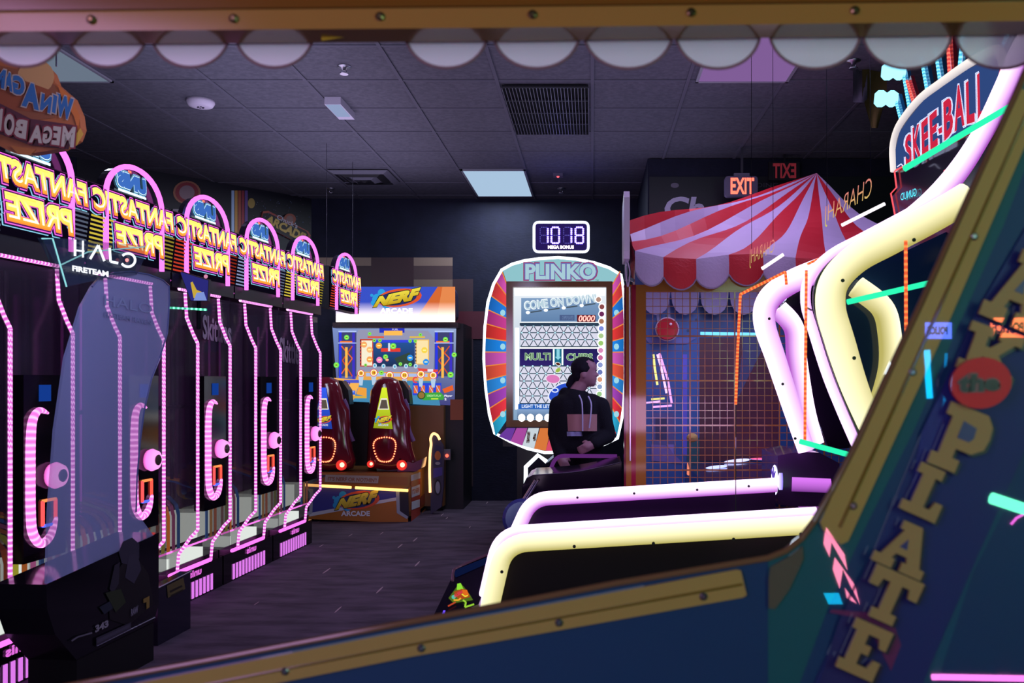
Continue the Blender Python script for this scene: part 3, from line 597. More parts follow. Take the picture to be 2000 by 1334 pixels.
# ---------------------------------------------------------------- foam dart arcade game
NX0, NX1 = -2.84, -1.79
def dart_logo(a, x0, y0, x1, y1, k=1.0, rise=0.12, word2=True):
    """yellow slanted word on a red and orange oval with a blue splash; second word below"""
    w = x1-x0; h = y1-y0; cx = (x0+x1)/2; cy = y0+h*0.38
    for dx, dy, r in ((-0.38, 0.05, 0.17), (-0.46, 0.2, 0.09), (-0.30, -0.2, 0.12), (-0.5, -0.1, 0.05), (-0.2, 0.25, 0.14)): a.disc(cx+dx*w, cy+dy*h, r*h*1.3, '#2f9fe0', k=k, seg=10)
    a.disc(cx+0.06*w, cy, w*0.46, '#e2552c', ry=h*0.36, k=k, rot=-0.12); a.disc(cx+0.02*w, cy+0.02*h, w*0.40, '#27306e', ry=h*0.28, k=k, rot=-0.12)
    r = rise*h; q = lambda e: ((x0+0.02*w-e, cy+0.27*h+e+r), (x1-0.10*w+e, cy+0.20*h+e-r), (x1+e, cy-0.30*h-e-r), (x0+0.16*w-e, cy-0.18*h-e+r))
    a.text('NERF', q(h*0.03), '#1d2a1a', bold=0.09, k=k); a.text('NERF', q(0), '#c7a21c', bold=0.07, k=k, top='#f2e04a')
    if word2: a.text('ARCADE', box4(x0+0.16*w, y1-h*0.20, x1-0.2*w, y1), '#d9dbe4', bold=0.04, k=k)
t = thing('dart_game', 'orange and blue foam dart arcade game with a large lit screen and two mounted blasters', 'arcade machine', ((NX0+NX1)/2, 9.7, 0))
sc_y = 9.9; PX = lambda px, Y: (px-VX)/F*Y; PZ = lambda py, Y: EYE.z+(VY-py)/F*Y
cab = MB(); cab.box(PX(650, sc_y), PX(905, sc_y), sc_y, BACK-0.02, PZ(1000, sc_y), PZ(632, sc_y), hx('#141019'))
cab.box(PX(880, sc_y), PX(905, sc_y), sc_y-0.02, sc_y, PZ(820, sc_y), PZ(780, sc_y), hx('#a5522a'), 'print')
cab.box(PX(790, sc_y)+0.03, PX(870, sc_y), sc_y-0.12, sc_y, 0.05, PZ(792, sc_y), hx('#8a5a34'), 'print')
cab.build('screen_cabinet', t)
sp = front(sc_y); a = Art(sp, kind='glow', step=0.0004, lift=0.002, k=1.2)
a.P([(649, 638), (891, 642), (888, 792), (660, 780)], ['#7386b8', '#8c9cc0', '#3f3f78', '#4a4a86'])
a.P([(700, 644), (836, 646), (850, 664), (846, 730), (826, 752), (714, 750), (696, 730), (692, 664)], '#8b8ca6')
a.rect(729, 664, 810, 716, '#26508e', col2='#1d2c4c'); a.P([(770, 700), (800, 688), (806, 712), (780, 716)], '#30423a'); a.rect(729, 664, 812, 669, '#3342d0')
a.rect(744, 680, 782, 687, '#d63a30'); a.rect(758, 670, 762, 686, '#c9d6e0'); a.rect(812, 663, 838, 712, '#e0b058'); a.rect(814, 665, 836, 710, '#ead4a0'); a.rect(703, 662, 729, 716, '#b83a2a'); a.rect(706, 665, 727, 714, '#e6ddc4')
for x in (704, 812):
    for i in range(8): a.rect(x-1, 664+i*6.5, x+1, 667+i*6.5, '#3a1a24')
for x0, x1 in ((661, 696), (849, 886)):
    a.rect(x0, 646, x1, 735, '#3b3f6a'); a.rect(x0+1, 646, x0+6, 738, '#2a36d8'); a.rect(x1-8, 650, x1-3, 740, '#3a30b8'); a.rect(x0, 646, x1, 649, '#a9bce8')
    a.line([(x0+6, 676), (x1-8, 700), (x0+6, 730)], 2.2, '#e0602a'); a.line([(x1-8, 676), (x0+8, 704), (x1-8, 735)], 2.2, '#c44a22'); a.rect(x0+13, 678, x0+18, 738, '#e8b04c'); a.rect(x0+3, 666, x1-8, 669, '#e8742c'); a.rect(x0-1, 669, x1, 671, '#9fb4e8')
a.rect(741, 641, 790, 650, '#2430b4'); a.rect(750, 646, 786, 655, '#f0b050'); a.text('FUEL', box4(766, 642, 778, 645), '#e0e4ff'); a.rect(718, 657, 750, 660, '#d84a2a'); a.rect(800, 657, 830, 660, '#d8b03a')
a.P([(690, 742), (850, 742), (860, 792), (680, 784)], '#3f7fa6'); a.P([(700, 726), (846, 728), (852, 744), (694, 742)], '#d89a48'); a.P([(715, 728), (835, 730), (835, 736), (715, 735)], '#9fb0d8')
a.rect(806, 748, 862, 772, '#2a44c8')
for x in (793, 808, 822, 838, 852): a.rect(x, 753, x+8, 768, '#d8662c'); a.line([(x, 753), (x+8, 768)], 1.2, '#a8c4e8')
a.P([(652, 738), (704, 742), (700, 756), (698, 760), (690, 782), (660, 778)], '#e8a850'); a.rect(672, 742, 704, 748, '#4a55c0'); a.text('33', box4(677, 746, 684, 751), '#3a2a9c', bold=0.06)
a.rect(672, 763, 694, 771, '#2c5cd0'); a.text('ADD MORE CREDITS', box4(674, 764, 692, 767), '#c8dcff'); a.rect(676, 773, 716, 778, '#c8a040'); a.P([(700, 756), (716, 758), (716, 774), (696, 770)], '#e0963c')
a.P([(820, 768), (860, 766), (868, 774), (866, 781), (826, 782)], '#3a9a3c'); a.disc(823, 772, 8, '#2a4a24'); a.disc(823, 772, 6, '#8a6a34'); a.text('CREDITS PLAY', box4(834, 771, 862, 775), '#c8f0b8'); a.rect(842, 778, 856, 780, '#c8e040')
a.text('Player', box4(867, 771, 883, 776, 1), '#e8e4f0', bold=0.03); a.text('2', box4(868, 777, 872, 782), '#e8e4f0', bold=0.05)
a.P([(864, 760), (884, 752), (886, 762), (868, 768)], '#d85a2a')
for x, y, r in ((677, 659, 5), (722, 652, 3.5), (731, 665, 3.5), (742, 665, 3.5), (801, 666, 3.5), (811, 666, 3.5), (821, 654, 3.5), (870, 663, 5), (657, 713, 5.5), (753, 697, 5), (768, 676, 6), (714, 713, 3), (782, 711, 3.5), (801, 712, 3.5), (745, 728, 4.5), (880, 732, 6), (887, 693, 5)):
    a.disc(x, y, r, '#5fd060'); a.disc(x, y, r*0.65, '#a8e84a'); a.rect(x-r*0.4, y-1, x+r*0.4, y+1, '#3a7a2a')
for x, y, r in ((705, 729, 7), (730, 728, 7.5), (761, 733, 8), (790, 733, 8), (822, 731, 8), (846, 733, 7.5)):
    a.P([(x-5, y+6), (x+5, y+6), (x+3, y+24), (x-3, y+24)], '#a8c0d8'); a.disc(x, y, r, '#d83a30'); a.disc(x, y, r*0.84, '#f0e8d8'); a.disc(x, y, r*0.62, '#e0b83a'); a.rect(x-r*0.3, y-2.5, x-r*0.08, y+2.5, '#a83a1c'); a.rect(x+r*0.08, y-2.5, x+r*0.3, y+2.5, '#a83a1c')
for x, y in ((732, 714), (749, 715), (771, 716), (793, 715), (812, 715)): a.disc(x, y, 4, '#b8d0e0', ry=4.6); a.rect(x-1.6, y-2, x+1.6, y+2, '#3a9ac0')
for x, y, c in ((740, 675, '#e8a040'), (741, 703, '#e87ab8'), (801, 699, '#2a8ae0'), (832, 707, '#2a8ae0'), (829, 684, '#e8c84a'), (756, 703, '#d84a4a'), (711, 673, '#e8a060'), (722, 683, '#f0b070'), (722, 702, '#e89a50')): a.disc(x, y, 6 if c != '#d84a4a' else 3, c); a.rect(x-3, y-1, x+3, y+1, '#fff0a0')
a.P([(815, 719), (856, 722), (854, 727), (818, 724)], '#d8443a'); a.rect(835, 721, 846, 726, '#d8d8e8'); a.ring(812, 742, 5, 3, '#d83a48', a0=60, a1=300)
a.build('screen', t)
# lit marquee
b = MB(); my = 9.72; mq = round_path([P(x, y, my) for x, y in ((655, 560), (890, 560), (892, 629), (655, 629))], 0.09, 5, True)
b.prism(mq, (0, 0.16, 0), hx('#2a2440')); mb_ = b.build('marquee', t)
a = Art(front(my), kind='glow', lift=0.002)
def mcol(c, y): return tuple(v*1.0+(w_-v)*max(0, (y-590)/40)**1.3 for v, w_ in zip(hx(c), (2.2, 1.9, 1.7)))
def band(poly, c):
    a.l += a.step; ys = [560, 575, 590, 600, 610, 620, 629]
    for y0, y1 in zip(ys[:-1], ys[1:]): 
        (xl0, xr0), (xl1, xr1) = poly(y0), poly(y1)
        a.poly([front(my).at(*p, a.l) for p in ((xl0, y0), (xr0, y0), (xr1, y1), (xl1, y1))], [mcol(c, y0), mcol(c, y0), mcol(c, y1), mcol(c, y1)], 'glow')
band(lambda y: (656, 889), '#3a52c8'); band(lambda y: (855-(y-560)*0.68, 889), '#d86a34'); band(lambda y: (858-(y-560)*0.68+6+(y-560)*0.5, 889), '#e88a50')
dart_logo(a, 726, 563, 822, 612, 1.0, rise=0.12, word2=False); a.text('ARCADE', box4(742, 602, 806, 612), (1.6, 1.6, 1.7), bold=0.04); a.build('marquee_face', mb_)
b = MB(); b.box(PX(650, 9.75), PX(895, 9.75), 9.74, 9.95, PZ(640, 9.75), PZ(630, 9.75), hx('#2c1c26')); b.build('marquee_shelf', t)
# pedestal
FY = 9.05; b = MB()
prof = [(FY+0.02, 0.05), (FY, 0.10), (FY-0.02, 0.33), (FY+0.10, 0.47), (9.9, 0.47), (10.4, 0.20), (10.4, 0.05)]
b.prism([(NX0, y, z) for y, z in prof], (NX1-NX0, 0, 0), hx('#c47a2e'), side=hx('#8a5a2c')); b.box(NX0+0.08, NX1-0.08, FY+0.1, 10.3, 0.0, 0.05, hx('#0a080c')); ped = b.build('pedestal', t)
FP = Plane((0, FY-0.02, 0.33), (0, -1, -0.06)); a = Art(Plane((0, FY-0.022, 0.2), (0, -1, 0)), lift=0.004)
a.P([(590, 950), (797, 960), (797, 1022), (586, 1013)], '#b06a26'); a.P([(604, 950), (782, 958), (782, 972), (604, 1004)], '#3b3c94'); a.P([(604, 1002), (782, 970), (782, 976), (604, 1009)], '#c8ccd8')
for s_, x, in ((1, 588), (-1, 797)): a.P([(x, 952), (x+20*s_, 956), (x+18*s_, 1004), (x-2*s_, 1012)], '#1b1a2a'); a.P([(x+12*s_, 954), (x+24*s_, 956), (x+22*s_, 1002), (x+2*s_, 1014), (x, 1009), (x+16*s_, 998), (x+17*s_, 962)], '#9aa3b2')
dart_logo(a, 652, 958, 740, 1008, 1.0); a.build('front_graphic', ped)
TP = Plane(((NX0+NX1)/2, FY-0.02, 0.33), (0, -0.14, 0.12)); a = Art(Plane((0, FY+0.0, 0.39), (0, -0.14, 0.12)), lift=0.03)
a.P([(588, 926), (796, 932), (796, 948), (586, 944)], '#8a4a20'); a.P([(588, 926), (640, 928), (606, 945), (586, 944)], '#2c2a4a'); a.P([(636, 927), (740, 930), (738, 944), (634, 941)], '#a08c86'); a.text("IT'S NERF OR NOTHIN'!", ((640, 939), (735, 942), (736, 934), (641, 931)), '#8a4a30', bold=0.03); a.build('top_graphic', ped)
for x0, x1 in ((594, 686), (694, 797)):
    b = MB(); b.tube([P(x0, 947+(x0-594)*0.055, FY-0.06), P(x1, 947+(x1-594)*0.055, FY-0.06)], 0.014, (2.4, 1.2, 0.35), 'glow', 8); b.build('light_strip', ped)
a = Art(Plane((NX1, 0, 0), (1, 0, 0)), lift=0.004); a.P([(803, 928), (821, 922), (821, 1010), (803, 1022)], '#a83c2a'); a.P([(803, 928), (821, 922), (821, 934), (803, 940)], '#b0b4c8'); a.P([(804, 952), (820, 946), (820, 966), (804, 972)], '#c8ccd8'); a.text("IT'S NERF", ((805, 966), (819, 961), (819, 951), (805, 956)), '#a83c2a', bold=0.04); a.P([(804, 980), (820, 975), (820, 990), (804, 996)], '#c8ccd8'); a.P([(824, 1000), (858, 966), (858, 985), (824, 1014)], '#9a5a2a'); a.P([(822, 970), (858, 940), (858, 962), (822, 990)], '#8f3a28'); a.build('side_graphic', ped)
# arched side board with light
sy = 9.55; ar = [(841, 962), (839, 900), (842, 870), (841, 856), (846, 847), (854, 850), (860, 862), (866, 872), (867, 900), (866, 950), (862, 990), (841, 1005)]
b = MB(); b.prism([P(x, y, sy) for x, y in ar], (0, 0.05, 0), hx('#3b3550')); sb = b.build('side_board', t)
b = MB(); b.tube(smooth_path([P(x, y, sy-0.012) for x, y in ((840, 962), (839, 920), (840, 885), (842, 868), (841, 856), (846, 847), (854, 850), (859, 859))], 4), 0.013, (2.5, 1.3, 0.5), 'glow', 8); b.build('edge_light', sb)
a = Art(front(sy), lift=0.003); a.P([(846, 866), (863, 874), (863, 908), (846, 912)], '#2b2a58'); a.disc(855, 890, 6, '#c8742c', ry=9); a.disc(855, 905, 5, '#9a9aa8', ry=3); a.P([(846, 915), (864, 912), (864, 928), (846, 934)], '#4a3f9a'); a.disc(855, 952, 7, '#1a1824', ry=16); a.disc(855, 952, 4.5, '#8f96a8', ry=12); a.build('graphic', sb)
b = MB(); b.box(PX(866, 9.6), PX(880, 9.6), 9.58, 9.62, PZ(898, 9.6), PZ(878, 9.6), hx('#6a6a7a')); b.ball(P(873, 890, 9.57), 0.018, (2.5, 0.25, 0.15), 'glow'); b.build('coin_door', t)
# blasters
def blaster(dx, col, label):
    gy = 9.25; q = lambda x, y, d=0: P(x+dx, y, gy+d); bl = hx('#6e1a2a')
    outl = [(598, 905), (600, 850), (602, 800), (606, 762), (618, 742), (630, 736), (645, 736), (660, 742), (668, 760), (672, 780), (684, 800), (686, 850), (690, 880), (696, 900), (690, 915), (640, 922), (602, 916)]
    b = MB(); cx, cy = 642, 830
    rings = [(1.0, 0.22, 1.0), (1.0, 0.10, 1.0), (0.97, 0.03, 1.0), (0.90, -0.02, 1.0), (0.72, -0.05, 1.0)]
    pts = []; n = len(outl)
    for k, d, _ in rings: pts += [q(cx+(x-cx)*k, cy+(y-cy)*(0.5+0.5*k), d) for x, y in outl]
    fs = [(j*n+i, j*n+(i+1) % n, (j+1)*n+(i+1) % n, (j+1)*n+i) for j in range(len(rings)-1) for i in range(n)]+[tuple(range((len(rings)-1)*n, len(rings)*n))]
    b.add(pts, fs, bl, 'gloss'); g_ = b.build('blaster', t, label=label, smooth=True)
    b = MB(); b.prism([q(x, y, 0.16) for x, y in ((648, 742), (668, 744), (680, 762), (683, 790), (672, 782), (664, 764))], (0, 0.16, 0), hx('#0e0c12')); b.build('grip', g_)
    b = MB(); b.tube(smooth_path([q(x, y, 0.02) for x, y in ((672, 780), (679, 800), (680, 835), (690, 862))], 5), 0.02, hx('#7a5a8a'), 'gloss', 8); b.build('rail', g_)
    a = Art(front(gy-0.056), kind='glow', lift=0.002); tri = [(628+dx, 757), (637+dx, 757), (649+dx, 838), (611+dx, 836)]
    dk = mix(hx(col), (0, 0, 0), 0.5); a.l += a.step; a.poly([front(gy-0.056).at(x, y, a.l) for x, y in tri], [hx(col, 1.3), hx(col, 1.3), dk, dk], 'glow')
    a.P([(626+dx, 778), (638+dx, 778), (642+dx, 800), (620+dx, 800)], '#f0ead8'); a.P([(627+dx, 781), (637+dx, 781), (640+dx, 798), (623+dx, 798)], '#5a5048')
    dart_logo(a, 615+dx, 812, 647+dx, 832, 0.9); a.build('lit_panel', g_)
    b = MB(); lr = [q(x, y, -0.06) for x, y in round_path([(613, 868, 0), (616, 856, 0), (652, 856, 0), (656, 866, 0), (648, 902, 0), (622, 902, 0)], 10, 4, True) for x, y in [(x, y)]] if False else None
    ringp = [(611, 872), (612, 864), (617, 858), (625, 855), (635, 854), (645, 855), (652, 859), (655, 866), (655, 874), (653, 884), (650, 894), (645, 900), (639, 902), (630, 902), (623, 900), (618, 894), (614, 884)]
    b.prism([q(x, y, -0.03) for x, y in ringp], (0, -0.018, 0), hx('#0b070a'), 'gloss')
    m_ = len(ringp)
    for i in range(m_):
        x0, y0 = ringp[i]; x1, y1 = ringp[(i+1) % m_]
        for f in (0.25, 0.75): b.ball(q(x0+(x1-x0)*f, y0+(y1-y0)*f, -0.055), 0.0085, (3.0, 0.7, 0.3), 'glow', 6, 4)
    b.build('ring_light', g_)
    for x, y, r in ((607, 906, 0.03), (668, 908, 0.045)):
        b = MB(); b.lathe(q(x, y, -0.02), [(r*1.2, 0), (r*1.2, 0.03), (r, 0.05)], [(0.25, 0.01, 0.01), (0.5, 0.02, 0.02), (0.9, 0.04, 0.03)], 'glow', 16, (0, -1, 0)); b.ball(q(x, y, -0.075), r*0.55, (3, 1.2, 0.8), 'glow', 10, 6); b.build('button', g_)
    b = MB(); b.prism([q(x, y, 0.0) for x, y in ((615, 905), (675, 905), (668, 940), (622, 938))], (0, 0.2, 0), hx('#1a0d12'), 'gloss'); b.build('mount', g_)
blaster(0, '#2f55d8', 'left blaster with blue lit panel'); blaster(118, '#c8dc2c', 'right blaster with yellow lit panel')
b = MB(); b.prism([P(x, y, 9.2) for x, y in ((780, 895), (806, 905), (825, 896), (822, 915), (812, 921), (776, 921))], (0, 0.25, 0), hx('#6a3f50'), 'gloss'); b.build('side_hood', t)
b = MB(); b.tube([P(600, 905, 9.12), P(588, 925, 9.1), P(586, 945, 9.02), P(592, 950, 9.02), P(582, 1012, 9.03)], 0.008, hx('#a06a30'), 'metal', 6); b.build('edge_trim', t)
# ---------------------------------------------------------------- chip-drop game
py_ = 8.7; PC = 1083
t = thing('chip_drop_game', 'tall rounded chip drop game with a rainbow ring border and white light outline', 'arcade machine', (PX(PC, 8.9), 8.95, 0))
outl = [(980, 527), (1000, 516), (1025, 509), (1055, 505), (1090, 503), (1125, 506), (1160, 513), (1190, 523), (1213, 537), (1217, 560), (1220, 620), (1221, 690), (1220, 750), (1216, 810), (1206, 856), (1180, 868), (1140, 877), (1100, 883), (1064, 884), (1030, 876), (996, 862), (966, 846), (956, 810), (949, 760), (945, 700), (947, 640), (953, 590), (964, 555)]
b = MB(); b.prism([P(x, y, py_) for x, y in outl], (0, 0.14, 0), hx('#2a2436')); fr = b.build('ring_board', t)
b = MB(); b.tube([P(x, y, py_-0.005) for x, y in outl], 0.014, (1.9, 2.0, 2.2), 'glow', 8, closed=True); b.build('outline_light', fr)
a = Art(front(py_), kind='glow', lift=0.004)
fx0, fy0, fx1, fy1 = 990, 551, 1196, 833
a.P([(982, 529), (1000, 518), (1025, 511), (1055, 507), (1090, 505), (1125, 508), (1160, 515), (1190, 525), (1211, 538), (1196, 552), (990, 552)], '#8fc4cc')
cols = ['#b8489a', '#c83a3c', '#1f6ac0', '#a8347c', '#c03030', '#1c74c8', '#b04a9c', '#c84a38', '#2a7cc8', '#8a3a9c', '#c8303c', '#2a9ac0', '#5a2f8c']
def edge_x(y, side):
    pts = [p for p in (outl[8:15] if side > 0 else outl[21:28]+[outl[0]])]; pts = sorted(pts, key=lambda p: p[1])
    for (xa, ya), (xb, yb) in zip(pts[:-1], pts[1:]):
        if ya <= y <= yb: return xa+(xb-xa)*(y-ya)/(yb-ya)
    return pts[0][0] if y < pts[0][1] else pts[-1][0]
for side in (-1, 1):
    n = 12; yi = [556+(820-556)*i/n for i in range(n+1)]; yo = [max(530, min(856, 690+(y-690)*1.25)) for y in yi]; xi = fx0 if side < 0 else fx1
    for i in range(n):
        c = cols[i]; o = [(xi, yi[i]), (xi, yi[i+1]), (edge_x(yo[i+1], side)-side*2, yo[i+1]), (edge_x(yo[i], side)-side*2, yo[i])]
        cc = [hx(c, 1.5), hx(c, 1.5), hx(c, 0.75), hx(c, 0.75)]; a.l += a.step; a.poly([front(py_).at(x, y, a.l) for x, y in o], cc, 'glow')
        a.line([(xi, yi[i]), (edge_x(yo[i], side)-side*2, yo[i])], 2.0, '#e88a3c')
        if i % 3 == 2: a.disc(xi-side*-8, (yi[i]+yi[i+1])/2, 5, '#9fd8e8', ry=6)
for i, c in enumerate(('#6a3a9c', '#a84aa0', '#c8d4dc', '#d8783c', '#d84a6a', '#e0603a', '#d8b83a', '#b83c3c', '#c84a38', '#b83040')):
    x0 = 978+i*23; x1 = x0+23; yb = lambda x: 850+34*math.sin(math.pi*(x-966)/240); a.P([(max(990, x0+8), 836), (min(1196, x1+6), 836), (x1-4, yb(x1)-3), (x0-4, yb(x0)-3)], c)
a.text('300', ((1028, 866), (1034, 866), (1036, 842), (1030, 842)), '#3a1a10', bold=0.06); a.text('40', ((1040, 862), (1046, 862), (1048, 846), (1042, 846)), '#3a1a10', bold=0.06)
a.text('PLINKO', box4(1022, 511, 1168, 549), '#9a3a6a', bold=0.09); a.text('PLINKO', box4(1024, 513, 1166, 547), '#6a6ab0', bold=0.075); a.text('PLINKO', box4(1026, 515, 1164, 546), '#a8ccd8', bold=0.04); a.text('TM', box4(1163, 546, 1169, 550), '#3a7a4a')
a.build('ring_face', fr)
b = MB()
for r in ((990, 551, 1196, 562), (990, 820, 1196, 833), (990, 562, 1003, 820), (1184, 562, 1196, 820)): p, q = P(r[0], r[3], py_), P(r[2], r[1], py_); b.box(p.x, q.x, py_-0.07, py_, p.z, q.z, hx('#8c6440'), 'gloss')
b.build('door_frame', t)
a = Art(front(py_-0.012), kind='glow', lift=0.002, step=0.0005, k=1.05)
a.P([(1003, 562), (1184, 562), (1184, 820), (1003, 820)], ['#e8eef4', '#e8eef4', '#7fa0c0', '#7fa0c0']); a.rect(1005, 563, 1182, 578, (1.9, 1.8, 1.75), col2=(0.9, 0.95, 1.0)); a.rect(1018, 582, 1170, 628, '#7e9cc0', col2='#6080a8')
a.rect(1006, 640, 1014, 800, (1.5, 1.5, 1.6)); a.rect(1176, 600, 1182, 815, (1.4, 1.4, 1.5))
a.text('COME ON DOWN!', ((1024, 607), (1168, 590), (1165, 572), (1022, 588)), '#eef6fa', bold=0.06); a.text('COME ON DOWN!', ((1026, 605), (1166, 589), (1163, 574), (1024, 590)), '#b8d0dc', bold=0.02)
for i in range(4): x = 1036+i*35; y = 610-i*4.6; a.line([(x, y), (x+22, y-3.2)], 2.4, '#43505c'); a.disc(x-5, y+0.5, 4, (1.5, 1.6, 1.6), ry=3)
a.rect(1093, 615, 1122, 626, '#4a5c86'); a.text('CHIPS PLAYED', box4(1098, 617, 1120, 624), '#7088b0'); a.rect(1127, 615, 1163, 629, '#5a1420'); a.text('0000', box4(1129, 616, 1161, 628, 2), (2.4, 0.7, 0.6), bold=0.02)
def field(x0, y0, x1, y1, rows):
    a.rect(x0, y0, x1, y1, '#d8d8ea'); n = 9; w = (x1-x0)/n; h = (y1-y0)/rows
    for r in range(rows+1): a.line([(x0, y0+r*h), (x1, y0+r*h)], 2.0, '#2f4456')
    for r in range(rows):
        for c_ in range(n):
            o = w/2 if r % 2 else 0; xc = x0+c_*w+w/2
            xt = xc if r % 2 == 0 else xc-w/2
            a.line([(max(x0, xt), y0+r*h), (max(x0, xt-w/2), y0+(r+1)*h)], 1.6, '#2f4456'); a.line([(max(x0, xt), y0+r*h), (min(x1, xt+w/2), y0+(r+1)*h)], 1.6, '#2f4456')
            a.disc(max(x0+2, xt), y0+r*h, 1.9, '#bfeeff', seg=8)
field(1017, 636, 1168, 677, 2.0 if False else 3); a.rect(1015, 630, 1170, 636, '#2c3f54'); a.rect(1015, 629, 1170, 630.5, (1.3, 1.4, 1.4)); a.rect(1015, 678, 1170, 681, (1.3, 1.4, 1.4))
a.rect(1015, 681, 1170, 714, '#221c58', col2='#30246a'); a.text('MULTI', box4(1025, 689, 1076, 704), '#b8e0b0', bold=0.05); a.text('CHIPS', box4(1106, 690, 1158, 705), '#b8e0b0', bold=0.05); a.text('MULTI', box4(1026, 690, 1075, 703), '#4a6a50', bold=0.0); a.text('CHIPS', box4(1107, 691, 1157, 704), '#4a6a50', bold=0.0)
a.rect(1079, 681, 1101, 714, '#1c6a86'); a.rect(1080, 682, 1083, 713, (1.3, 1.5, 1.5)); a.rect(1097, 682, 1100, 713, (1.3, 1.5, 1.5)); a.P([(1087, 682), (1093, 682), (1093, 697), (1096, 697), (1090, 703), (1084, 697), (1087, 697)], '#8ad0e0')
field(1015, 715, 1168, 788, 5); a.disc(1090, 711, 6, '#e8e8e8', ry=3.5, rot=0.3); a.disc(1090, 711, 4.5, '#5a2a1c', ry=2.4, rot=0.3); a.disc(1090, 723, 6.5, '#e8f0d8', ry=4.5, rot=-0.7); a.disc(1090, 723, 5.5, '#9ab84a', ry=3.6, rot=-0.7)
a.disc(1080, 740, 14.5, '#f0e0f0', ry=9.5, rot=0.1); a.disc(1080, 740, 13, '#d87ab8', ry=8, rot=0.1); a.disc(1096, 766, 29, '#e8ecf8', ry=16, rot=-0.5); a.disc(1096, 766, 26, '#2a50c8', ry=14, rot=-0.5); a.ring(1084, 762, 6, 2.2, '#dfe8ff', ry=4)
a.rect(1012, 789, 1170, 799, '#2a62b8'); a.text('LIGHT THE LETTER TO WIN', box4(1019, 790, 1120, 797), '#dfeaff', bold=0.03); a.rect(1010, 799, 1176, 819, '#86a4cc', col2='#4c6480')
for i in range(8): a.disc(1019+i*17, 816, 7, (2.0, 1.9, 1.85), ry=7.5)
for i, c in enumerate(('#b08a7a', '#8a4a4c', '#6a2a5a', '#a8745a', '#7a8ad8', '#a8c88a', '#9ac870', '#d88ab8', '#c86a9a', '#8a9ad0', '#6a7ab8', '#d89a7a', '#8aa0c8', '#9ac88a', '#8aa0d0', '#c88ab0')):
    x = 1169+min(i, 1)*7-i*0.4; y = 585+i*14.2; a.disc(x, y, 6.8, (1.5, 1.5, 1.6)); a.disc(x, y, 5.0, c)
a.build('playfield', t)
b = MB(); b.box(PX(1010, 8.85), PX(1160, 8.85), 8.84, 9.6, 0.0, PZ(872, 8.85), hx('#0f0d14')); b.box(PX(985, 9), PX(1180, 9), 8.84, 9.6, PZ(872, 8.85), PZ(530, 9), hx('#0f0d14')); b.build('cabinet', t)
b = MB(); b.tube([P(x, y, 8.6) for x, y in ((1027, 946), (1027, 912), (1051, 889), (1068, 902))], 0.02, (1.7, 1.9, 2.0), 'glow', 8); b.tube([P(1068, 902, 8.6), P(1082, 890, 8.6)], 0.01, (0.25, 0.3, 0.4), 'glow', 8); b.build('neck_light', t)
b = MB(); b.prism([P(x, y, 8.62) for x, y in ((1027, 1000), (1027, 912), (1051, 890), (1070, 903), (1140, 903), (1140, 1000))], (0, 0.24, 0), hx('#100e1a'), 'gloss'); b.build('control_shelf', t)
# display on its top
t = thing('bonus_display', 'small lit counter display reading 1018 above the rainbow chip drop game', 'display', P(1096, 492, 8.9))
q = round_path([P(x, y, 8.9) for x, y in ((1043, 434), (1149, 434), (1149, 492), (1043, 492))], 0.05, 5, True)
b = MB(); b.prism(q, (0, 0.08, 0), hx('#0c0a18')); b.build('housing', t)
b = MB(); b.tube(q, 0.013, (1.5, 1.6, 2.3), 'glow', 8, closed=True); b.build('outline_light', t)
b = MB(); p = P(1096, 492, 8.95); b.box(p.x-0.05, p.x+0.05, 8.93, 9.0, PZ(506, 8.95)-0.1, p.z+0.02, hx('#1a1826')); b.build('bracket', t)
a = Art(front(8.9), kind='glow', lift=0.002, step=0.0003); a.rect(1046, 437, 1147, 489, (0.02, 0.01, 0.10))
segs = {'0': 'abcdef', '1': 'bc', '8': 'abcdefg'}
for i, ch in enumerate('1018'):
    x0 = (1055, 1077, 1101, 1124)[i]; x1 = x0+15; y0, y1 = 444, 475; ym = (y0+y1)/2
    sg = {'a': [(x0+3+k*3.2, y0) for k in range(4)], 'g': [(x0+3+k*3.2, ym) for k in range(4)], 'd': [(x0+3+k*3.2, y1) for k in range(4)], 'b': [(x1, y0+3.2+k*3.3) for k in range(4)], 'f': [(x0, y0+3.2+k*3.3) for k in range(4)], 'c': [(x1, ym+3+k*3.3) for k in range(4)], 'e': [(x0, ym+3+k*3.3) for k in range(4)]}
    for k, ps in sg.items():
        for x, y in ps:
            on = k in segs[ch]; a.disc(x, y, 2.6 if on else 1.1, (0.25, 0.12, 1.5) if on else (0.12, 0.10, 0.5), seg=8)
            if on: a.disc(x, y, 1.6, (2.2, 1.9, 2.8), seg=8)
a.text('MEGA BONUS', box4(1070, 479, 1121, 486), (2.0, 1.6, 1.9), bold=0.06); a.build('display_face', t)
pl = bpy.data.lights.new('display_glow', 'POINT'); pl.energy = 3; pl.color = (0.2, 0.22, 1.0); pl.shadow_soft_size = 0.1; o = bpy.data.objects.new('display_glow', pl); COL.objects.link(o); o.location = P(1096, 420, 8.95)
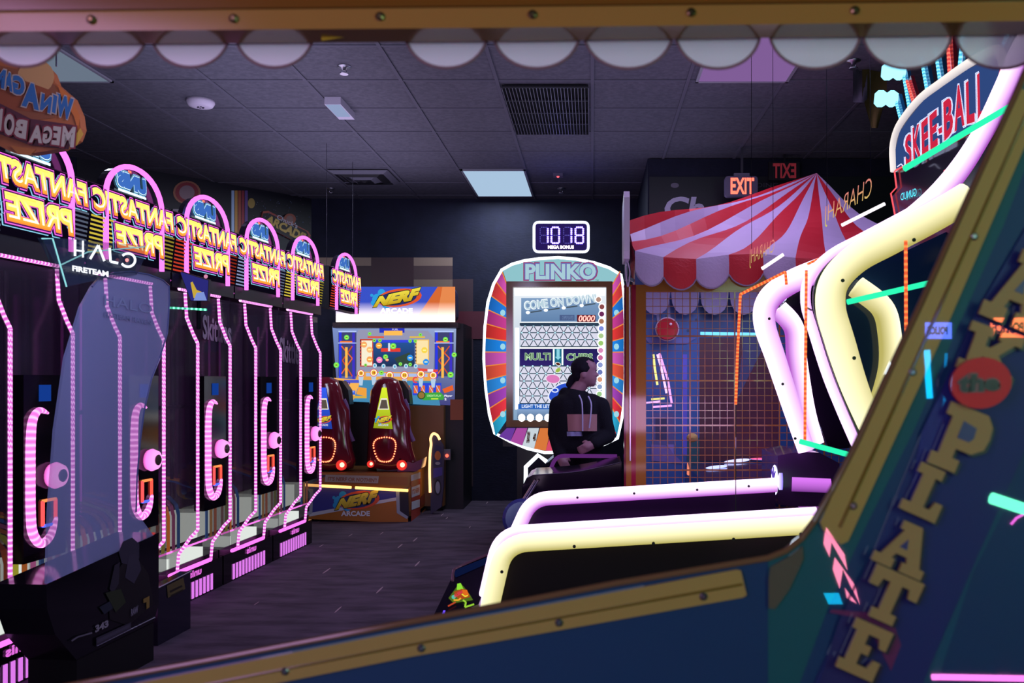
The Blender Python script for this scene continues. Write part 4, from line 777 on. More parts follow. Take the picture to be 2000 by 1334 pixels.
# ---------------------------------------------------------------- striped tent booth
BY = 5.7; RED = hx('#b01c2c'); WHT = hx('#a99ac0')
t = thing('striped_tent_booth', 'carnival booth with a red and white striped tent roof and yellow framed wire netting', 'booth', (P(1500, 741, 6.6).x, 6.6, 0))
apex = P(1595, 338, 6.9)
eave = [P(1228, 434, 5.75)]+[P(1240, 499, BY)]
xs = [1240, 1295, 1359, 1424, 1492, 1555, 1616, 1680, 1745, 1812]
ev = [P(x, 500+3*math.sin(i*2.1), BY) for i, x in enumerate(xs)]
rim = [P(1228, 434, 5.85), P(1229, 448, 5.82), P(1231, 470, 5.78)]+ev
right = [P(1812, 500, BY)+Vector((0, d, 0.0)) for d in (0.55, 1.1, 1.7, 2.2)]
rim += right
b = MB()
def fold(p, q, f, w):
    v = p*(1-f)+q*f; v.z -= (0.03 if w < 4 else 0.05)*math.sin(math.pi*f); v.z += 0.03*math.sin(f*9+w*1.7)*f; v.y += 0.03*math.sin(f*7+w)*f
    return v
nseg = 14
for i in range(len(rim)-1):
    col = RED if i % 2 == 0 else WHT
    for k in range(nseg):
        f0, f1 = k/nseg, (k+1)/nseg
        b.add([fold(apex, rim[i], f0, i), fold(apex, rim[i+1], f0, i+1), fold(apex, rim[i+1], f1, i+1), fold(apex, rim[i], f1, i)], [(0, 3, 2, 1)], col, 'vinyl')
b.build('roof', t, smooth=True)
ev2 = [fold(apex, e, 1.0, i+3) for i, e in enumerate(ev)]
for i in range(len(ev2)-1):
    a0, a1 = ev2[i], ev2[i+1]; b = MB(); n = 10; pts = []; col = WHT if i % 2 == 0 else RED
    for k in range(n+1):
        f = k/n; top = a0*(1-f)+a1*f; drop = 0.125+0.075*math.sin(math.pi*f)**0.7
        bul = 0.02*math.sin(math.pi*f)
        pts += [top, top+Vector((0, -0.015-bul, -drop*0.5)), top+Vector((0, -0.01-bul*1.5, -drop))]
    b.add(pts, [(3*k+j, 3*k+j+1, 3*k+j+4, 3*k+j+3) for k in range(n) for j in (0, 1)], col, 'vinyl')
    sc_ = b.build('valance_flap', t, smooth=True)
    b = MB(); b.tube([pts[3*k+2] for k in range(n+1)], 0.005, hx('#8a7f98'), 'cloth', 6); b.build('piping', sc_)
# side flap at the left
b = MB(); q = [P(1229, 448, 5.82), P(1240, 500, BY), P(1240, 566, BY), P(1236, 560, BY+0.2), P(1231, 520, 5.82)]; b.poly(q, hx('#8c2030'), 'vinyl'); b.build('side_flap', t)
YEL = hx('#7d5222')
def post(x0, x1, y, col, y2=None, nm='post'):
    p0, p1 = P(x0, 741, y), P(x1, 741, y); b = MB(); b.box(p0.x, p1.x, y, y+0.1, 0, P(0, 556, y).z, col, 'gloss'); return b.build(nm, t)
post(1242, 1261, BY+0.02, YEL); post(1233, 1242, BY+0.02, hx('#7a1a30'), nm='edge_trim'); post(1223, 1233, BY+0.02, YEL); post(1219, 1223, BY+0.02, hx('#5c1426'), nm='edge_trim')
b = MB(); b.tube([P(1230, 560, BY-0.01), P(1231, 900, BY-0.01)], 0.006, hx('#b9a8c8'), 'metal', 6); b.build('conduit', t)
p0, p1 = P(1261, 568, BY+0.02), P(1800, 538, BY+0.02); b = MB(); b.box(p0.x, p1.x, BY+0.02, BY+0.12, p0.z, p1.z+0.04, YEL, 'gloss'); b.build('top_rail', t)
b = MB(); p0, p1 = P(1261, 568, BY), P(1580, 960, BY)
wr = hx('#8a5a34')
for i in range(0, 30): x = p0.x+i*0.0465; w = 0.0018 if i % 6 else 0.0045; b.box(x-w, x+w, BY+0.03, BY+0.035, 0.55, p0.z, wr, 'gloss')
for i in range(0, 31): z = p0.z-i*0.0465; w = 0.0018 if i % 6 else 0.0045; b.box(p0.x, p0.x+1.37, BY+0.035, BY+0.04, z-w, z+w, wr, 'gloss')
b.build('wire_netting', t)
b = MB(); b.box(P(1222, 0, BY).x, 2.2, BY+0.02, BY+0.1, 0.0, 0.55, hx('#2a1830'), 'gloss'); b.build('kick_panel', t)
# inside of the booth
b = MB(); b.box(0.35, 2.4, 7.85, 7.9, 0, 2.3, hx('#1d3c74')); b.box(2.35, 2.4, BY+0.1, 7.9, 0, 2.3, hx('#1d2c54')); b.build('back_panel', t)
b = MB()
for i in range(8):
    x = P(1255+i*58, 0, 7.6).x; n = 8; r = 0.118; pts = [Vector((x, 7.7, 1.4+168/F*7.7))]+[Vector((x+r*(1-math.cos(math.pi*k/n)), 7.7, 1.4+(168-42*math.sin(math.pi*k/n)**0.8)/F*7.7)) for k in range(n+1)]
    b.prism([Vector((x, 7.7, P(0, 560, 7.7).z)), Vector((x+0.236, 7.7, P(0, 560, 7.7).z))]+pts[1:][::-1], (0, 0.01, 0), hx('#8e83a6'), 'cloth')
b.build('inner_valance', t)
a = Art(front(7.84), lift=0.003)
a.rect(1262, 570, 1366, 960, '#2b4f95'); a.P([(1366, 660), (1520, 660), (1520, 900), (1366, 900)], '#4a1a30'); a.P([(1452, 660), (1500, 660), (1440, 780)], '#3a3a66')
for k in range(9): a.disc(1270+(k*37) % 95, 600+(k*53) % 60, 3, '#18305e')
a.rect(1333, 692, 1342, 888, '#5a54c8'); a.rect(1274, 806, 1316, 880, '#4a4a86'); a.rect(1280, 816, 1302, 860, '#2a2a5a'); a.P([(1272, 868), (1300, 870), (1334, 905), (1272, 900)], '#6a5aa0'); a.P([(1302, 868), (1316, 868), (1316, 888)], '#7a6ab8')
a.line([(1282, 588), (1288, 652)], 5, '#8a86b8'); a.line([(1306, 588), (1308, 652)], 5, '#8a86b8'); a.P([(1258, 660), (1360, 660), (1340, 672), (1270, 672)], '#5a5aa0')
a.rect(1342, 855, 1366, 905, '#1a4a5a'); a.build('painted_scene', t)
b = MB(); b.lathe(P(1303, 643, 7.7), [(0.098, 0), (0.1, 0.012), (0.085, 0.02)], [hx('#c9b8cc')]*2+[hx('#b01c34')], 'gloss', 28, (0, -1, 0)); b.lathe(P(1303, 643, 7.67), [(0.09, 0), (0.085, 0.012)], hx('#a8182c'), 'gloss', 28, (0, -1, 0)); b.ball(P(1310, 633, 7.65), 0.012, hx('#e8c8d8'), 'gloss'); b.build('target_disc', t)
b = MB(); b.tube([P(1368, 651, 7.0), P(1480, 653, 7.0)], 0.012, (0.25, 0.9, 1.7), 'glow', 8); b.build('cyan_light', t)
for pts, c in ((((1276, 692), (1279, 720), (1284, 752)), (1.2, 1.1, 0.35)), (((1284, 692), (1292, 720), (1302, 768)), (1.4, 0.8, 1.4)), (((1288, 690), (1304, 740), (1312, 788)), (1.1, 0.5, 1.2)), (((1262, 787), (1290, 784)), (1.1, 0.6, 1.3)), (((1275, 795), (1312, 792)), (1.2, 0.5, 1.2)), (((1272, 780), (1298, 778)), (1.0, 0.9, 0.3))):
    b = MB(); b.tube([P(x, y, 7.3) for x, y in pts], 0.009, c, 'glow', 6); b.build('curved_light', t)
b = MB(); b.box(P(1366, 0, 6.4).x, P(1545, 0, 6.4).x, 6.0, 7.4, 0.55, 0.72, hx('#101a4a'), 'gloss'); tb = b.build('play_table', t)
a = Art(Plane((1, 6.5, 0.725), (0, 0, 1)), kind='glow', lift=0.003)  # glints on the shiny table top, painted as glowing ovals
for x, y, rx, ry, c, r in ((1480, 872, 36, 5, (1.5, 1.4, 0.8), -0.08), (1512, 884, 34, 7, (1.8, 1.7, 1.2), -0.04), (1400, 912, 22, 3, (0.8, 0.9, 1.8), -0.1), (1440, 900, 26, 3.5, (0.9, 0.9, 1.6), -0.1), (1460, 886, 44, 2.4, (0.25, 0.3, 1.4), -0.05), (1500, 897, 36, 2.2, (0.2, 0.5, 1.5), 0.02), (1484, 896, 18, 2, (1.4, 0.15, 0.4), 0), (1430, 880, 14, 2.2, (0.3, 0.7, 1.4), -0.3)):
    a.disc(x, y, rx, c, ry=ry, rot=r)
a.build('lit_insert', tb)
b = MB(); b.ball(P(1352, 855, 7.2), 0.045, hx('#b08a5a'), 'cloth', sc=(1, 1, 0.8)); b.taper(P(1344, 770, 7.2), 0.0, P(1344, 770, 7.2), 0.0, hx('#b08a5a')) if False else None; b.build('ball', t)
b = MB(); b.taper(P(1345, 925, BY+0.3), 0.012, P(1343, 905, BY+0.3), 0.003, (0.9, 0.25, 0.15), 'glow', 8); b.build('indicator', t)
# flat round-cornered sign seen edge-on at the left of the tent
t = thing('edge_on_sign', 'white sign board seen edge-on at the left corner of the striped tent', 'sign board', P(1218, 520, 5.85))
b = MB(); pr = [(0.0, -0.02), (0.05, -0.05), (0.42, -0.05), (0.47, 0.0), (0.42, 0.34), (0.36, 0.40), (0.08, 0.40), (0.0, 0.34)]
pc = P(1216, 515, 5.85); b.prism([Vector((pc.x, 5.62+v*0.8, pc.z+u*0.88)) for u, v in pr], (0.035, 0, 0), hx('#a99bb8'), side=hx('#c9bcd8')); b.build('board', t)
b = MB(); b.bar((pc.x+0.02, 5.75, pc.z+0.1), (pc.x+0.02, 5.75, pc.z-0.12), 0.02, 0.02, hx('#6a5f7c'), 'metal'); b.bar((pc.x+0.02, 5.75, pc.z-0.1), (pc.x+0.07, 5.75, pc.z-0.12), 0.02, 0.02, hx('#6a5f7c'), 'metal'); b.build('bracket', t)
# small cable hanging from the corner
b = MB(); b.tube(smooth_path([P(1222, 500, BY-0.06), P(1230, 530, BY-0.06), P(1226, 560, BY-0.06), P(1222, 520, BY-0.06), P(1226, 498, BY-0.06)], 6), 0.004, hx('#b0a0c0'), 'gloss', 6); b.build('cable', label='thin pale looped cable hanging at the left corner of the tent', cat='cable')
# reflected yellow words built as letters on made-up hanging boards before the tent
for (cx0, cx1, yl, yr, h0, h1, bar_, lb) in ((1611, 1700, 445, 396, 42, 52, ((1644, 440), (1728, 398)), 'larger reversed yellow word over a white light bar before the tent'), (1464, 1510, 525, 500, 38, 34, ((1488, 525), (1530, 497)), 'smaller reversed yellow word over a short white light bar before the tent')):
    y_ = 5.25; t = thing('hanging_word_sign', lb, 'hanging sign', P((cx0+cx1)/2, yl, y_), None)
    b = MB(); b.prism([P(cx0-3, yl+4, y_+0.01), P(cx1+2, yr+4, y_+0.01), P(cx1+8, yr-h1-2, y_+0.01), P(cx0-1, yl-h0-2, y_+0.01)], (0, 0.006, 0), hx('#b0a8b8'), 'clear'); b.build('clear_board', t)
    a = Art(front(y_), kind='glow', lift=0.002); qd = ((cx1, yr), (cx0, yl), (cx0+1, yl-h0), (cx1+4, yr-h1))
    a.text('CHAZHAKO'[::1] if False else 'CHARAHJ', qd, (0.62, 0.55, 0.12), bold=-0.01, top=(0.75, 0.22, 0.2)); a.build('letters', t)
    b = MB(); p, q = P(*bar_[0], y_-0.02), P(*bar_[1], y_-0.02); b.tube([p, q], 0.010, (1.3, 1.2, 1.3), 'glow', 8); b.build('light_bar', t)
    b = MB(); b.tube([P(cx0+4, yl-h0, y_+0.01), Vector((P(cx0+4, 0, y_).x, y_+0.01, CEIL))], 0.0015, hx('#201c26'), 'metal', 4); b.build('hanging_wire', t)
    b = MB(); b.tube([P(cx1, yr-h1, y_+0.01), Vector((P(cx1, 0, y_).x, y_+0.01, CEIL))], 0.0015, hx('#201c26'), 'metal', 4); b.build('hanging_wire', t)
# orange reflections built as light strips before the tent, supports made up
ORG = (1.9, 0.42, 0.10)
for path, yy, lb, ft in (([(1437, 790), (1440, 700), (1446, 575), (1534, 531), (1536, 556)], 4.95, 'left orange light strip frame standing before the netting', (1437, 790)),
                     ([(1572, 870), (1573, 700), (1575, 528)], 3.72, 'tall thin orange light strip beside the purple lane tubes', 'bracket'),
                     ([(1577, 516), (1752, 434)], 4.9, 'slanting orange light strip rising to the right before the tent', None), ([(1769, 470), (1770, 760)], 3.1, 'rightmost vertical orange light strip before the yellow tube', (1770, 760))):
    t = thing('light_strip_frame', lb, 'light strip', P(path[0][0], path[0][1], yy))
    b = MB(); led(b, [P(x, y, yy) for x, y in path], 0.0075 if yy > 4 else 0.006, ORG, pitch=0.02, wire=(0.9, 0.12, 0.04)); b.build('strip', t)
    b = MB(); p = P(*path[0], yy) if ft else P(*path[-1], yy)
    if ft == 'bracket': p = P(1574, 600, yy); b.bar(p+Vector((0, 0.004, 0)), p+Vector((0.06, 0.16, 0)), 0.006, 0.006, hx('#100c12'))
    elif ft: b.box(p.x-0.002, p.x+0.002, yy, yy+0.004, 0, p.z, hx('#100c12'))
    else: b.box(p.x-0.002, p.x+0.002, yy, yy+0.004, 0, p.z, hx('#100c12'))
    b.build('support', t)
# ---------------------------------------------------------------- skee-ball lanes
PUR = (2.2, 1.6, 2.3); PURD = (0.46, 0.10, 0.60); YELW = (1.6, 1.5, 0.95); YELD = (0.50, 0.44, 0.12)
def screws(b, pts, Y, r, r0):
    for x, y in pts: b.lathe(P(x, y, Y)+Vector((0, -r0*0.96, 0)), [(r, 0), (r*1.0, 0.004)], (0.01, 0.01, 0.01), 'print', 8, (0, -1, 0))
def lane(Y, W_, base, fn, col, cold, near, upper, inner, sc1, sc2, r1, r2, label, side='#3a2048'):
    pts = [P(x, y, Y) for x, y in near]; t = thing('skee_ball_lane', label, 'skee ball lane', (pts[2].x, Y+W_/2, 0), 'skee ball lanes')
    b = MB(); xr = pts[-1].x; body = [pts[0]+Vector((0, 0, 0)), pts[1], pts[-1], Vector((xr, Y, 0)), Vector((pts[0].x-0.04, Y, 0))]
    b.prism([p+Vector((0, 0.02, 0)) for p in body], (0, 0.03, 0), hx(side), 'gloss'); b.box(pts[0].x+0.08, xr, Y+0.05, Y+W_-0.03, 0, pts[0].z-0.02, hx(side), 'gloss'); b.build('body', t)
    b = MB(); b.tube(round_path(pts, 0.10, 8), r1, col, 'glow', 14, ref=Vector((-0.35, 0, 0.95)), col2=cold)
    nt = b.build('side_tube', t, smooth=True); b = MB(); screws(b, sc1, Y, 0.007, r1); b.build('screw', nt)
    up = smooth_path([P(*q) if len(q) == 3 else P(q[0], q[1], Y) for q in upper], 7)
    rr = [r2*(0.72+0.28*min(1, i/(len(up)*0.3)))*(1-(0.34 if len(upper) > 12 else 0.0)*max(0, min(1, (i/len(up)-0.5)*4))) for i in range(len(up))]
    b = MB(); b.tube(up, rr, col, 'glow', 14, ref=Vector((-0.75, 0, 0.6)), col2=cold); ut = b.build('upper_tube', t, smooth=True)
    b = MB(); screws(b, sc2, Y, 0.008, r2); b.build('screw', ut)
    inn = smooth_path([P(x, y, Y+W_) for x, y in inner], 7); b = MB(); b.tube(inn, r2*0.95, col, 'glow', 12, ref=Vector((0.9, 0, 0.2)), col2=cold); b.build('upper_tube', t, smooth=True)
    return t
near_p = [(1006, 1046), (1038, 975), (1516, 947)]
up_p = [(1575, 880), (1548, 800), (1515, 700), (1493, 630), (1502, 585), (1545, 551), (1620, 520, 5.0), (1700, 484, 4.8), (1790, 420, 4.45), (1860, 349, 4.15), (1918, 262, 4.0), (1962, 172, 3.85), (2000, 87, 3.75), (2050, 20, 3.65)]
t = lane(5.1, 0.5, 0, None, PUR, PURD, near_p, up_p, [(1590, 868), (1572, 800), (1556, 700), (1550, 640), (1520, 604)], [(1128, 970), (1238, 962), (1360, 955), (1460, 948)], [(1524, 750), (1498, 624), (1548, 855)], 0.040, 0.066, 'purple lit skee ball lane with a curved glowing hood, farther of the two lit lanes')
b = MB(); hd = [P(x, y, 5.12) for x, y in ((1519, 890), (1560, 882), (1600, 884), (1640, 905), (1640, 1005), (1519, 985))]; b.prism(hd, (0, 0.48, 0), hx('#3a1f4a'), 'gloss'); b.build('housing', t)
b = MB(); p = P(1530, 941, 5.1); b.lathe(Vector((p.x-0.02, 5.2, p.z)), [(0.093, -0.02), (0.093, 0.0), (0.08, 0.012)], [(0.3, 0.2, 1.0), (0.9, 0.8, 1.8), (1.8, 1.8, 2.2)], 'glow', 24, (-1, 0, 0))
for k in range(8): a_ = k*math.pi/4; b.bar(Vector((p.x-0.036, 5.2, p.z)), Vector((p.x-0.036, 5.2+0.075*math.cos(a_), p.z+0.075*math.sin(a_))), 0.007, 0.004, (0.12, 0.06, 0.5), 'glow')
b.build('lit_medallion', t)
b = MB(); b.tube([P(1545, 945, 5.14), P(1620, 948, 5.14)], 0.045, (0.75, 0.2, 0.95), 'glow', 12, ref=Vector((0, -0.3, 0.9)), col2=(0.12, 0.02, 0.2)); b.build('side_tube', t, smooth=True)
b = MB(); q = [P(x, y, 5.62) for x, y in ((1560, 555), (1640, 530), (1760, 460), (1760, 860), (1620, 880), (1590, 800), (1560, 700), (1515, 610))]; b.prism(q, (0, 0.04, 0), hx('#140a1c'), 'gloss'); b.build('backboard', t)
near_y = [(950, 1215), (985, 1062), (1606, 1024)]
up_y = [(1730, 900), (1695, 820), (1665, 745), (1638, 660), (1622, 600), (1630, 550), (1672, 505), (1740, 468), (1830, 420), (1890, 384)]
t = lane(3.8, 0.85, 0, None, YELW, YELD, near_y, up_y, [(1716, 800), (1738, 720), (1737, 650), (1722, 600), (1672, 560)], [(982, 1113), (1122, 1064), (1275, 1058), (1430, 1050), (1560, 1040)], [(1775, 473), (1638, 551), (1660, 700)], 0.039, 0.062, 'yellow lit skee ball lane, nearest of the two lit lanes', side='#2c2628')
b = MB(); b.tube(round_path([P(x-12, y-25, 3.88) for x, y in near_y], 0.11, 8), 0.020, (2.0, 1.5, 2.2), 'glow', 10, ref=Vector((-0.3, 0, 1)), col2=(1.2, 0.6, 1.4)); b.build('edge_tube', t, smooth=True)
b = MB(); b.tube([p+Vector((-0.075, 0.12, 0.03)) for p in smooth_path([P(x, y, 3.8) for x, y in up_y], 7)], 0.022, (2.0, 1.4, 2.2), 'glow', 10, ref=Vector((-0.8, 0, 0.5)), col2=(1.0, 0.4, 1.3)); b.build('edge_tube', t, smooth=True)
b = MB(); b.tube([p+Vector((-0.035, 0.08, 0.02)) for p in smooth_path([P(x, y, 3.8) for x, y in up_y], 7)], 0.02, hx('#4a5f50'), 'gloss', 8); b.build('acrylic_edge', t, smooth=True)
b = MB(); q = [P(x, y, 4.7) for x, y in ((1650, 560), (1700, 520), (1780, 485), (1960, 400), (1960, 900), (1740, 860), (1700, 780), (1660, 680))]; b.prism(q, (0, 0.04, 0), hx('#183058'), 'gloss'); b.build('backboard', t)
b = MB(); b.box(P(1640, 0, 3.9).x, 2.0, 3.85, 4.7, 0, 0.75, hx('#2c2628'), 'gloss'); b.build('housing', t)
for path, yy, r_, lb in (([(1655, 590), (1818, 552)], 3.3, 0.010, 'slanting green light tube in front of the yellow curved tube'), ([(1562, 862), (1672, 892)], 3.4, 0.010, 'green light tube slanting down at the foot of the purple curved tubes'), ([(1766, 330), (1880, 262), (1978, 205)], 3.6, 0.012, 'green light tube crossing below the big lit lane sign')):
    pp = [P(x, y, yy) for x, y in path]; t = thing('green_light', lb, 'light tube', pp[0])  # green reflections built as solid tubes, with made-up stands
    b = MB(); b.tube(pp, r_, (0.03, 1.0, 0.5), 'glow', 8); b.build('tube', t, smooth=True)
    p = pp[-1]; b = MB(); b.box(p.x-0.003, p.x+0.003, yy, yy+0.006, 0, p.z, hx('#100c12')); b.build('stand', t)
# unlit third lane farther back
t = thing('dark_lane', 'unlit dark lane table with faint purple edges, behind the purple lane', 'skee ball lane', P(1100, 741, 6.2)*1.0); t.location.z = 0
b = MB(); pts = smooth_path([P(x, y, 6.0) for x, y in ((1040, 928), (1075, 926), (1130, 921), (1180, 911), (1214, 903))], 4)
b.prism(pts+[Vector((pts[-1].x, 6.0, 0.0)), Vector((P(1030, 0, 6.0).x, 6.0, 0.0)), P(1018, 1010, 6.0), P(1020, 950, 6.0), P(1028, 934, 6.0)], (0, 0.5, 0), hx('#140c1a'), 'gloss'); b.build('body', t)
b = MB(); b.tube(pts, 0.004, hx('#9a8aa8'), 'metal', 6); b.build('edge_trim', t)
b = MB(); b.tube(round_path([P(1072, 925, 6.56), P(1086, 890, 6.56), P(1205, 891, 6.56)], 0.08, 5), 0.014, (0.10, 0.02, 0.15), 'glow', 8); b.build('faint_tube', t)
for x0, x1 in ((1045, 1020), (1052, 1027)): b = MB(); b.bar(P(x0, 938, 5.97), P(x1, 978, 5.9), 0.01, 0.01, hx('#9c9cb0'), 'metal'); b.build('rail', t)
b = MB(); b.lathe(P(1020, 1012, 5.6), [(0.12, 0), (0.12, 0.02), (0.10, 0.03)], hx('#333a70'), 'gloss', 24, (0, -1, 0.1)); b.build('round_end', t)
# lane sign with lit rays
SX = 1.8; sy0, sy1 = 5.49, 3.95; SP = Plane((SX, 0, 0), (-1, 0, 0))
t = thing('lane_sign', 'big lit SKEE-BALL sign with star-burst light rays above the lanes', 'lit sign', (SX, 4.7, 2.5))
o = [(1746, 334), (1744, 290), (1752, 255), (1770, 225), (1800, 190), (1840, 160), (1890, 125), (1935, 100), (1952, 100), (1962, 130), (1960, 190), (1930, 235)]
b = MB(); b.prism([SP.at(x, y) for x, y in o], (0.06, 0, 0), hx('#26386a'), 'gloss'); bd = b.build('board', t)
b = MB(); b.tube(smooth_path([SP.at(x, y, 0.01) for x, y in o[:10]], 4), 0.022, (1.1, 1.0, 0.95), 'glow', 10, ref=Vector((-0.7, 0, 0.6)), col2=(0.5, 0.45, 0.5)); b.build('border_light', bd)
a = Art(SP, kind='glow', lift=0.006, step=0.002); a.P([(1750, 330), (1749, 292), (1757, 258), (1776, 230), (1804, 196), (1842, 168), (1892, 134), (1940, 112), (1955, 130), (1952, 190), (1926, 232)], '#35508c', k=0.8)
L_ = [('S', 1769, 1782, 328, 318, 268, 258), ('K', 1784, 1799, 318, 306, 250, 240), ('E', 1801, 1815, 305, 295, 240, 226), ('E', 1817, 1832, 295, 283, 226, 212), ('-', 1834, 1842, 262, 258, 252, 247), ('B', 1844, 1862, 276, 258, 200, 184), ('A', 1864, 1884, 258, 244, 172, 160), ('L', 1888, 1904, 243, 238, 162, 148), ('L', 1910, 1924, 240, 232, 146, 134)]
for ch, x0, x1, yb0, yb1, yt0, yt1 in L_:
    for e, c in ((3.2, (0.9, 1.0, 1.5)), (1.8, (0.10, 0.14, 0.4)), (1.0, (1.3, 1.2, 1.4)), (0, (0.62, 0.02, 0.06))): a.text(ch, ((x0-e, yb0+e), (x1+e, yb1+e), (x1+e-2, yt1-e), (x0-e-2, yt0-e)), c, bold=0.03)
a.line([(1752, 326), (1760, 320), (1768, 330)], 2, (0.9, 0.9, 1.3)); a.line([(1926, 232), (1956, 130)], 2.2, (1.6, 0.2, 0.2)); a.build('sign_face', bd)
rays = [((1783, 215), (1770, 140), 'b', 1), ((1765, 232), (1755, 193), 'b', 1), ((1792, 205), (1778, 158), 'r', 0), ((1818, 180), (1806, 112), 'b', 0), ((1843, 158), (1834, 96), 'b', 0), ((1862, 145), (1858, 62), 'r', 0), ((1882, 130), (1888, 66), 'b', 0), ((1966, 90), (1984, 50), 'b', 0)]
for (x0, y0), (x1, y1), c, tip in rays:
    p, q = SP.at(x0, y0, -0.04), SP.at(x1, y1, -0.04); b = MB(); b.bar(p, q, 0.075, 0.02, hx('#1f5f8c') if c == 'b' else hx('#8c2030'), 'gloss', up=(1, 0, 0)); r_ = b.build('ray', t)
    b = MB(); led(b, [p+Vector((-0.02, -0.0, 0)), q+Vector((-0.02, 0, 0))], 0.009, (0.5, 1.6, 2.2) if c == 'b' else (2.2, 0.3, 0.2), pitch=0.022, wire=(0.1, 0.6, 0.9) if c == 'b' else (0.8, 0.08, 0.08)); b.build('ray_light', r_)
    if tip: b = MB(); d = Vector((-1, 0.3, 0.1)); b.lathe(q, [(0.03, 0), (0.05, 0.03), (0.05, 0.05), (0.035, 0.07), (0.05, 0.09), (0.05, 0.12), (0.03, 0.14)], (0.55, 1.5, 1.9), 'glow', 14, d); b.build('bulb', r_)
# dark marquee box beneath the sign
b = MB(); q = [SP.at(x, y, -0.01) for x, y in ((1747, 334), (1930, 236), (1930, 480), (1752, 520), (1742, 385), (1752, 372))]; b.prism(q, (0.10, 0, 0), hx('#1a0f22'), 'gloss'); mb2 = b.build('score_box', t)
b = MB(); b.tube([SP.at(x, y, 0.004) for x, y in ((1930, 236), (1747, 334), (1751, 366), (1740, 378), (1752, 440))], 0.005, (1.3, 0.12, 0.15), 'glow', 6); b.build('red_edge', mb2)
a = Art(SP, kind='glow', lift=0.003); a.text('GUNUD', ((1790, 382), (1759, 392), (1759, 378), (1790, 367)), (0.15, 1.2, 1.5), bold=0.0); a.P([(1843, 333), (1846, 331), (1846, 341), (1843, 343)], (1.6, 0.15, 0.2)); a.build('score_text', mb2)
b = MB(); p = Vector((SX+0.05, 4.7, 0)); 
for yy in (4.2, 5.3): b = MB(); b.box(SX+0.1, SX+0.14, yy-0.02, yy+0.02, 1.9, 2.5, hx('#151019')); b.build('bracket', t)
# player-end console with cartoon panel
t = thing('lane_console', 'low dark console with a small colourful lit panel at the yellow lane\'s end', 'console', P(920, 741, 3.95)*1.0); t.location.z = 0
cp = Plane(P(900, 1150, 3.9), (0, -0.55, 0.83)); q = [(842, 1212), (884, 1125), (890, 1112), (962, 1080), (950, 1140), (935, 1180), (905, 1192)]
top = [cp.at(x, y) for x, y in q]; b = MB(); b.prism(top, (0, 0.10, -0.16), hx('#181022'), 'gloss'); b.build('deck', t)
b = MB(); lo = top; b.box(min(v.x for v in lo)+0.04, max(v.x for v in lo), min(v.y for v in lo)+0.14, max(v.y for v in lo)+0.06, 0, min(v.z for v in lo)-0.10, hx('#0d0a12')); b.build('pedestal', t)
b = MB(); b.tube(smooth_path([cp.at(x, y, 0.003) for x, y in ((884, 1135), (886, 1116), (896, 1107), (962, 1079))], 4), 0.006, hx('#6a4c5c'), 'gloss', 6); b.build('edge_trim', t)
a = Art(cp, kind='glow', lift=0.003); a.P([(886, 1118), (892, 1112), (962, 1084), (958, 1098), (890, 1128)], '#101c48', k=0.6)
a.P([(892, 1146), (898, 1138), (906, 1146), (918, 1162), (924, 1172), (886, 1178), (876, 1168)], '#4f6a1e'); a.P([(893, 1140), (900, 1139), (906, 1152), (892, 1152)], '#8fe03a'); a.P([(886, 1156), (902, 1150), (912, 1152), (918, 1166), (896, 1172)], '#a8481c')
a.P([(902, 1152), (912, 1152), (916, 1162), (906, 1164)], '#e06a20'); a.line([(902, 1160), (908, 1165), (914, 1163)], 2.4, '#f0e03a'); a.line([(886, 1172), (896, 1172), (900, 1168)], 3, '#f0b030'); a.disc(886, 1166, 4, '#5ac0a8'); a.text('ALIEN', ((888, 1168), (904, 1158), (901, 1153), (885, 1162)), '#d8384a', bold=0.06)
a.line([(904, 1172), (910, 1176), (908, 1186), (926, 1180)], 3.4, '#9ad03a'); a.line([(875, 1184), (890, 1176)], 3, '#b8442a'); a.P([(866, 1192), (870, 1192), (868, 1200), (863, 1200)], '#6a4af0', k=1.5); a.build('cartoon_panel', t)
# ---------------------------------------------------------------- person
DY = 7.25; SCL = DY/F
def Q(px, py, d=0.0): return P(px, py, DY+d)*1.0
skin = hx('#8d6474'); base = P(1128, 741, DY); base.z = 0
body = MB()
# head from rings: front (face profile) and back extents, facing +x
prof = [(0.0, 0.062, 0.005, 0.03), (0.012, 0.070, -0.01, 0.042), (0.026, 0.078, -0.045, 0.052), (0.042, 0.076, -0.075, 0.060), (0.052, 0.083, -0.085, 0.064), (0.060, 0.079, -0.090, 0.066), (0.068, 0.084, -0.094, 0.068), (0.078, 0.078, -0.097, 0.070),
        (0.084, 0.098, -0.099, 0.071), (0.092, 0.104, -0.101, 0.072), (0.102, 0.094, -0.102, 0.073), (0.114, 0.082, -0.104, 0.074), (0.124, 0.074, -0.105, 0.075), (0.136, 0.083, -0.106, 0.076), (0.155, 0.084, -0.106, 0.076), (0.175, 0.078, -0.102, 0.074), (0.195, 0.066, -0.090, 0.067), (0.212, 0.044, -0.066, 0.052), (0.224, 0.014, -0.030, 0.025)]
hx0 = Q(1145, 757).x; hz0 = P(0, 755, DY).z; hy = DY
hp_ = []; n = 24
for z, f, bk, w in prof:
    for k in range(n):
        a_ = 2*math.pi*k/n; ca, sa = math.cos(a_), math.sin(a_)
        nose = 0.082 <= z <= 0.103
        if ca > 0: ex = 5.0 if nose else 1.0; r = f*(0.80*ca**0.8+0.20*ca**(6 if nose else 1.5)) if nose else f*ca**0.75
        else: r = bk*-(abs(ca)**0.8)*-1 if False else bk*(abs(ca)**0.8)
        hp_.append(Vector((hx0+r-0.0, hy+w*math.copysign(abs(sa)**0.9, sa)*(1-0.0), hz0+z)))
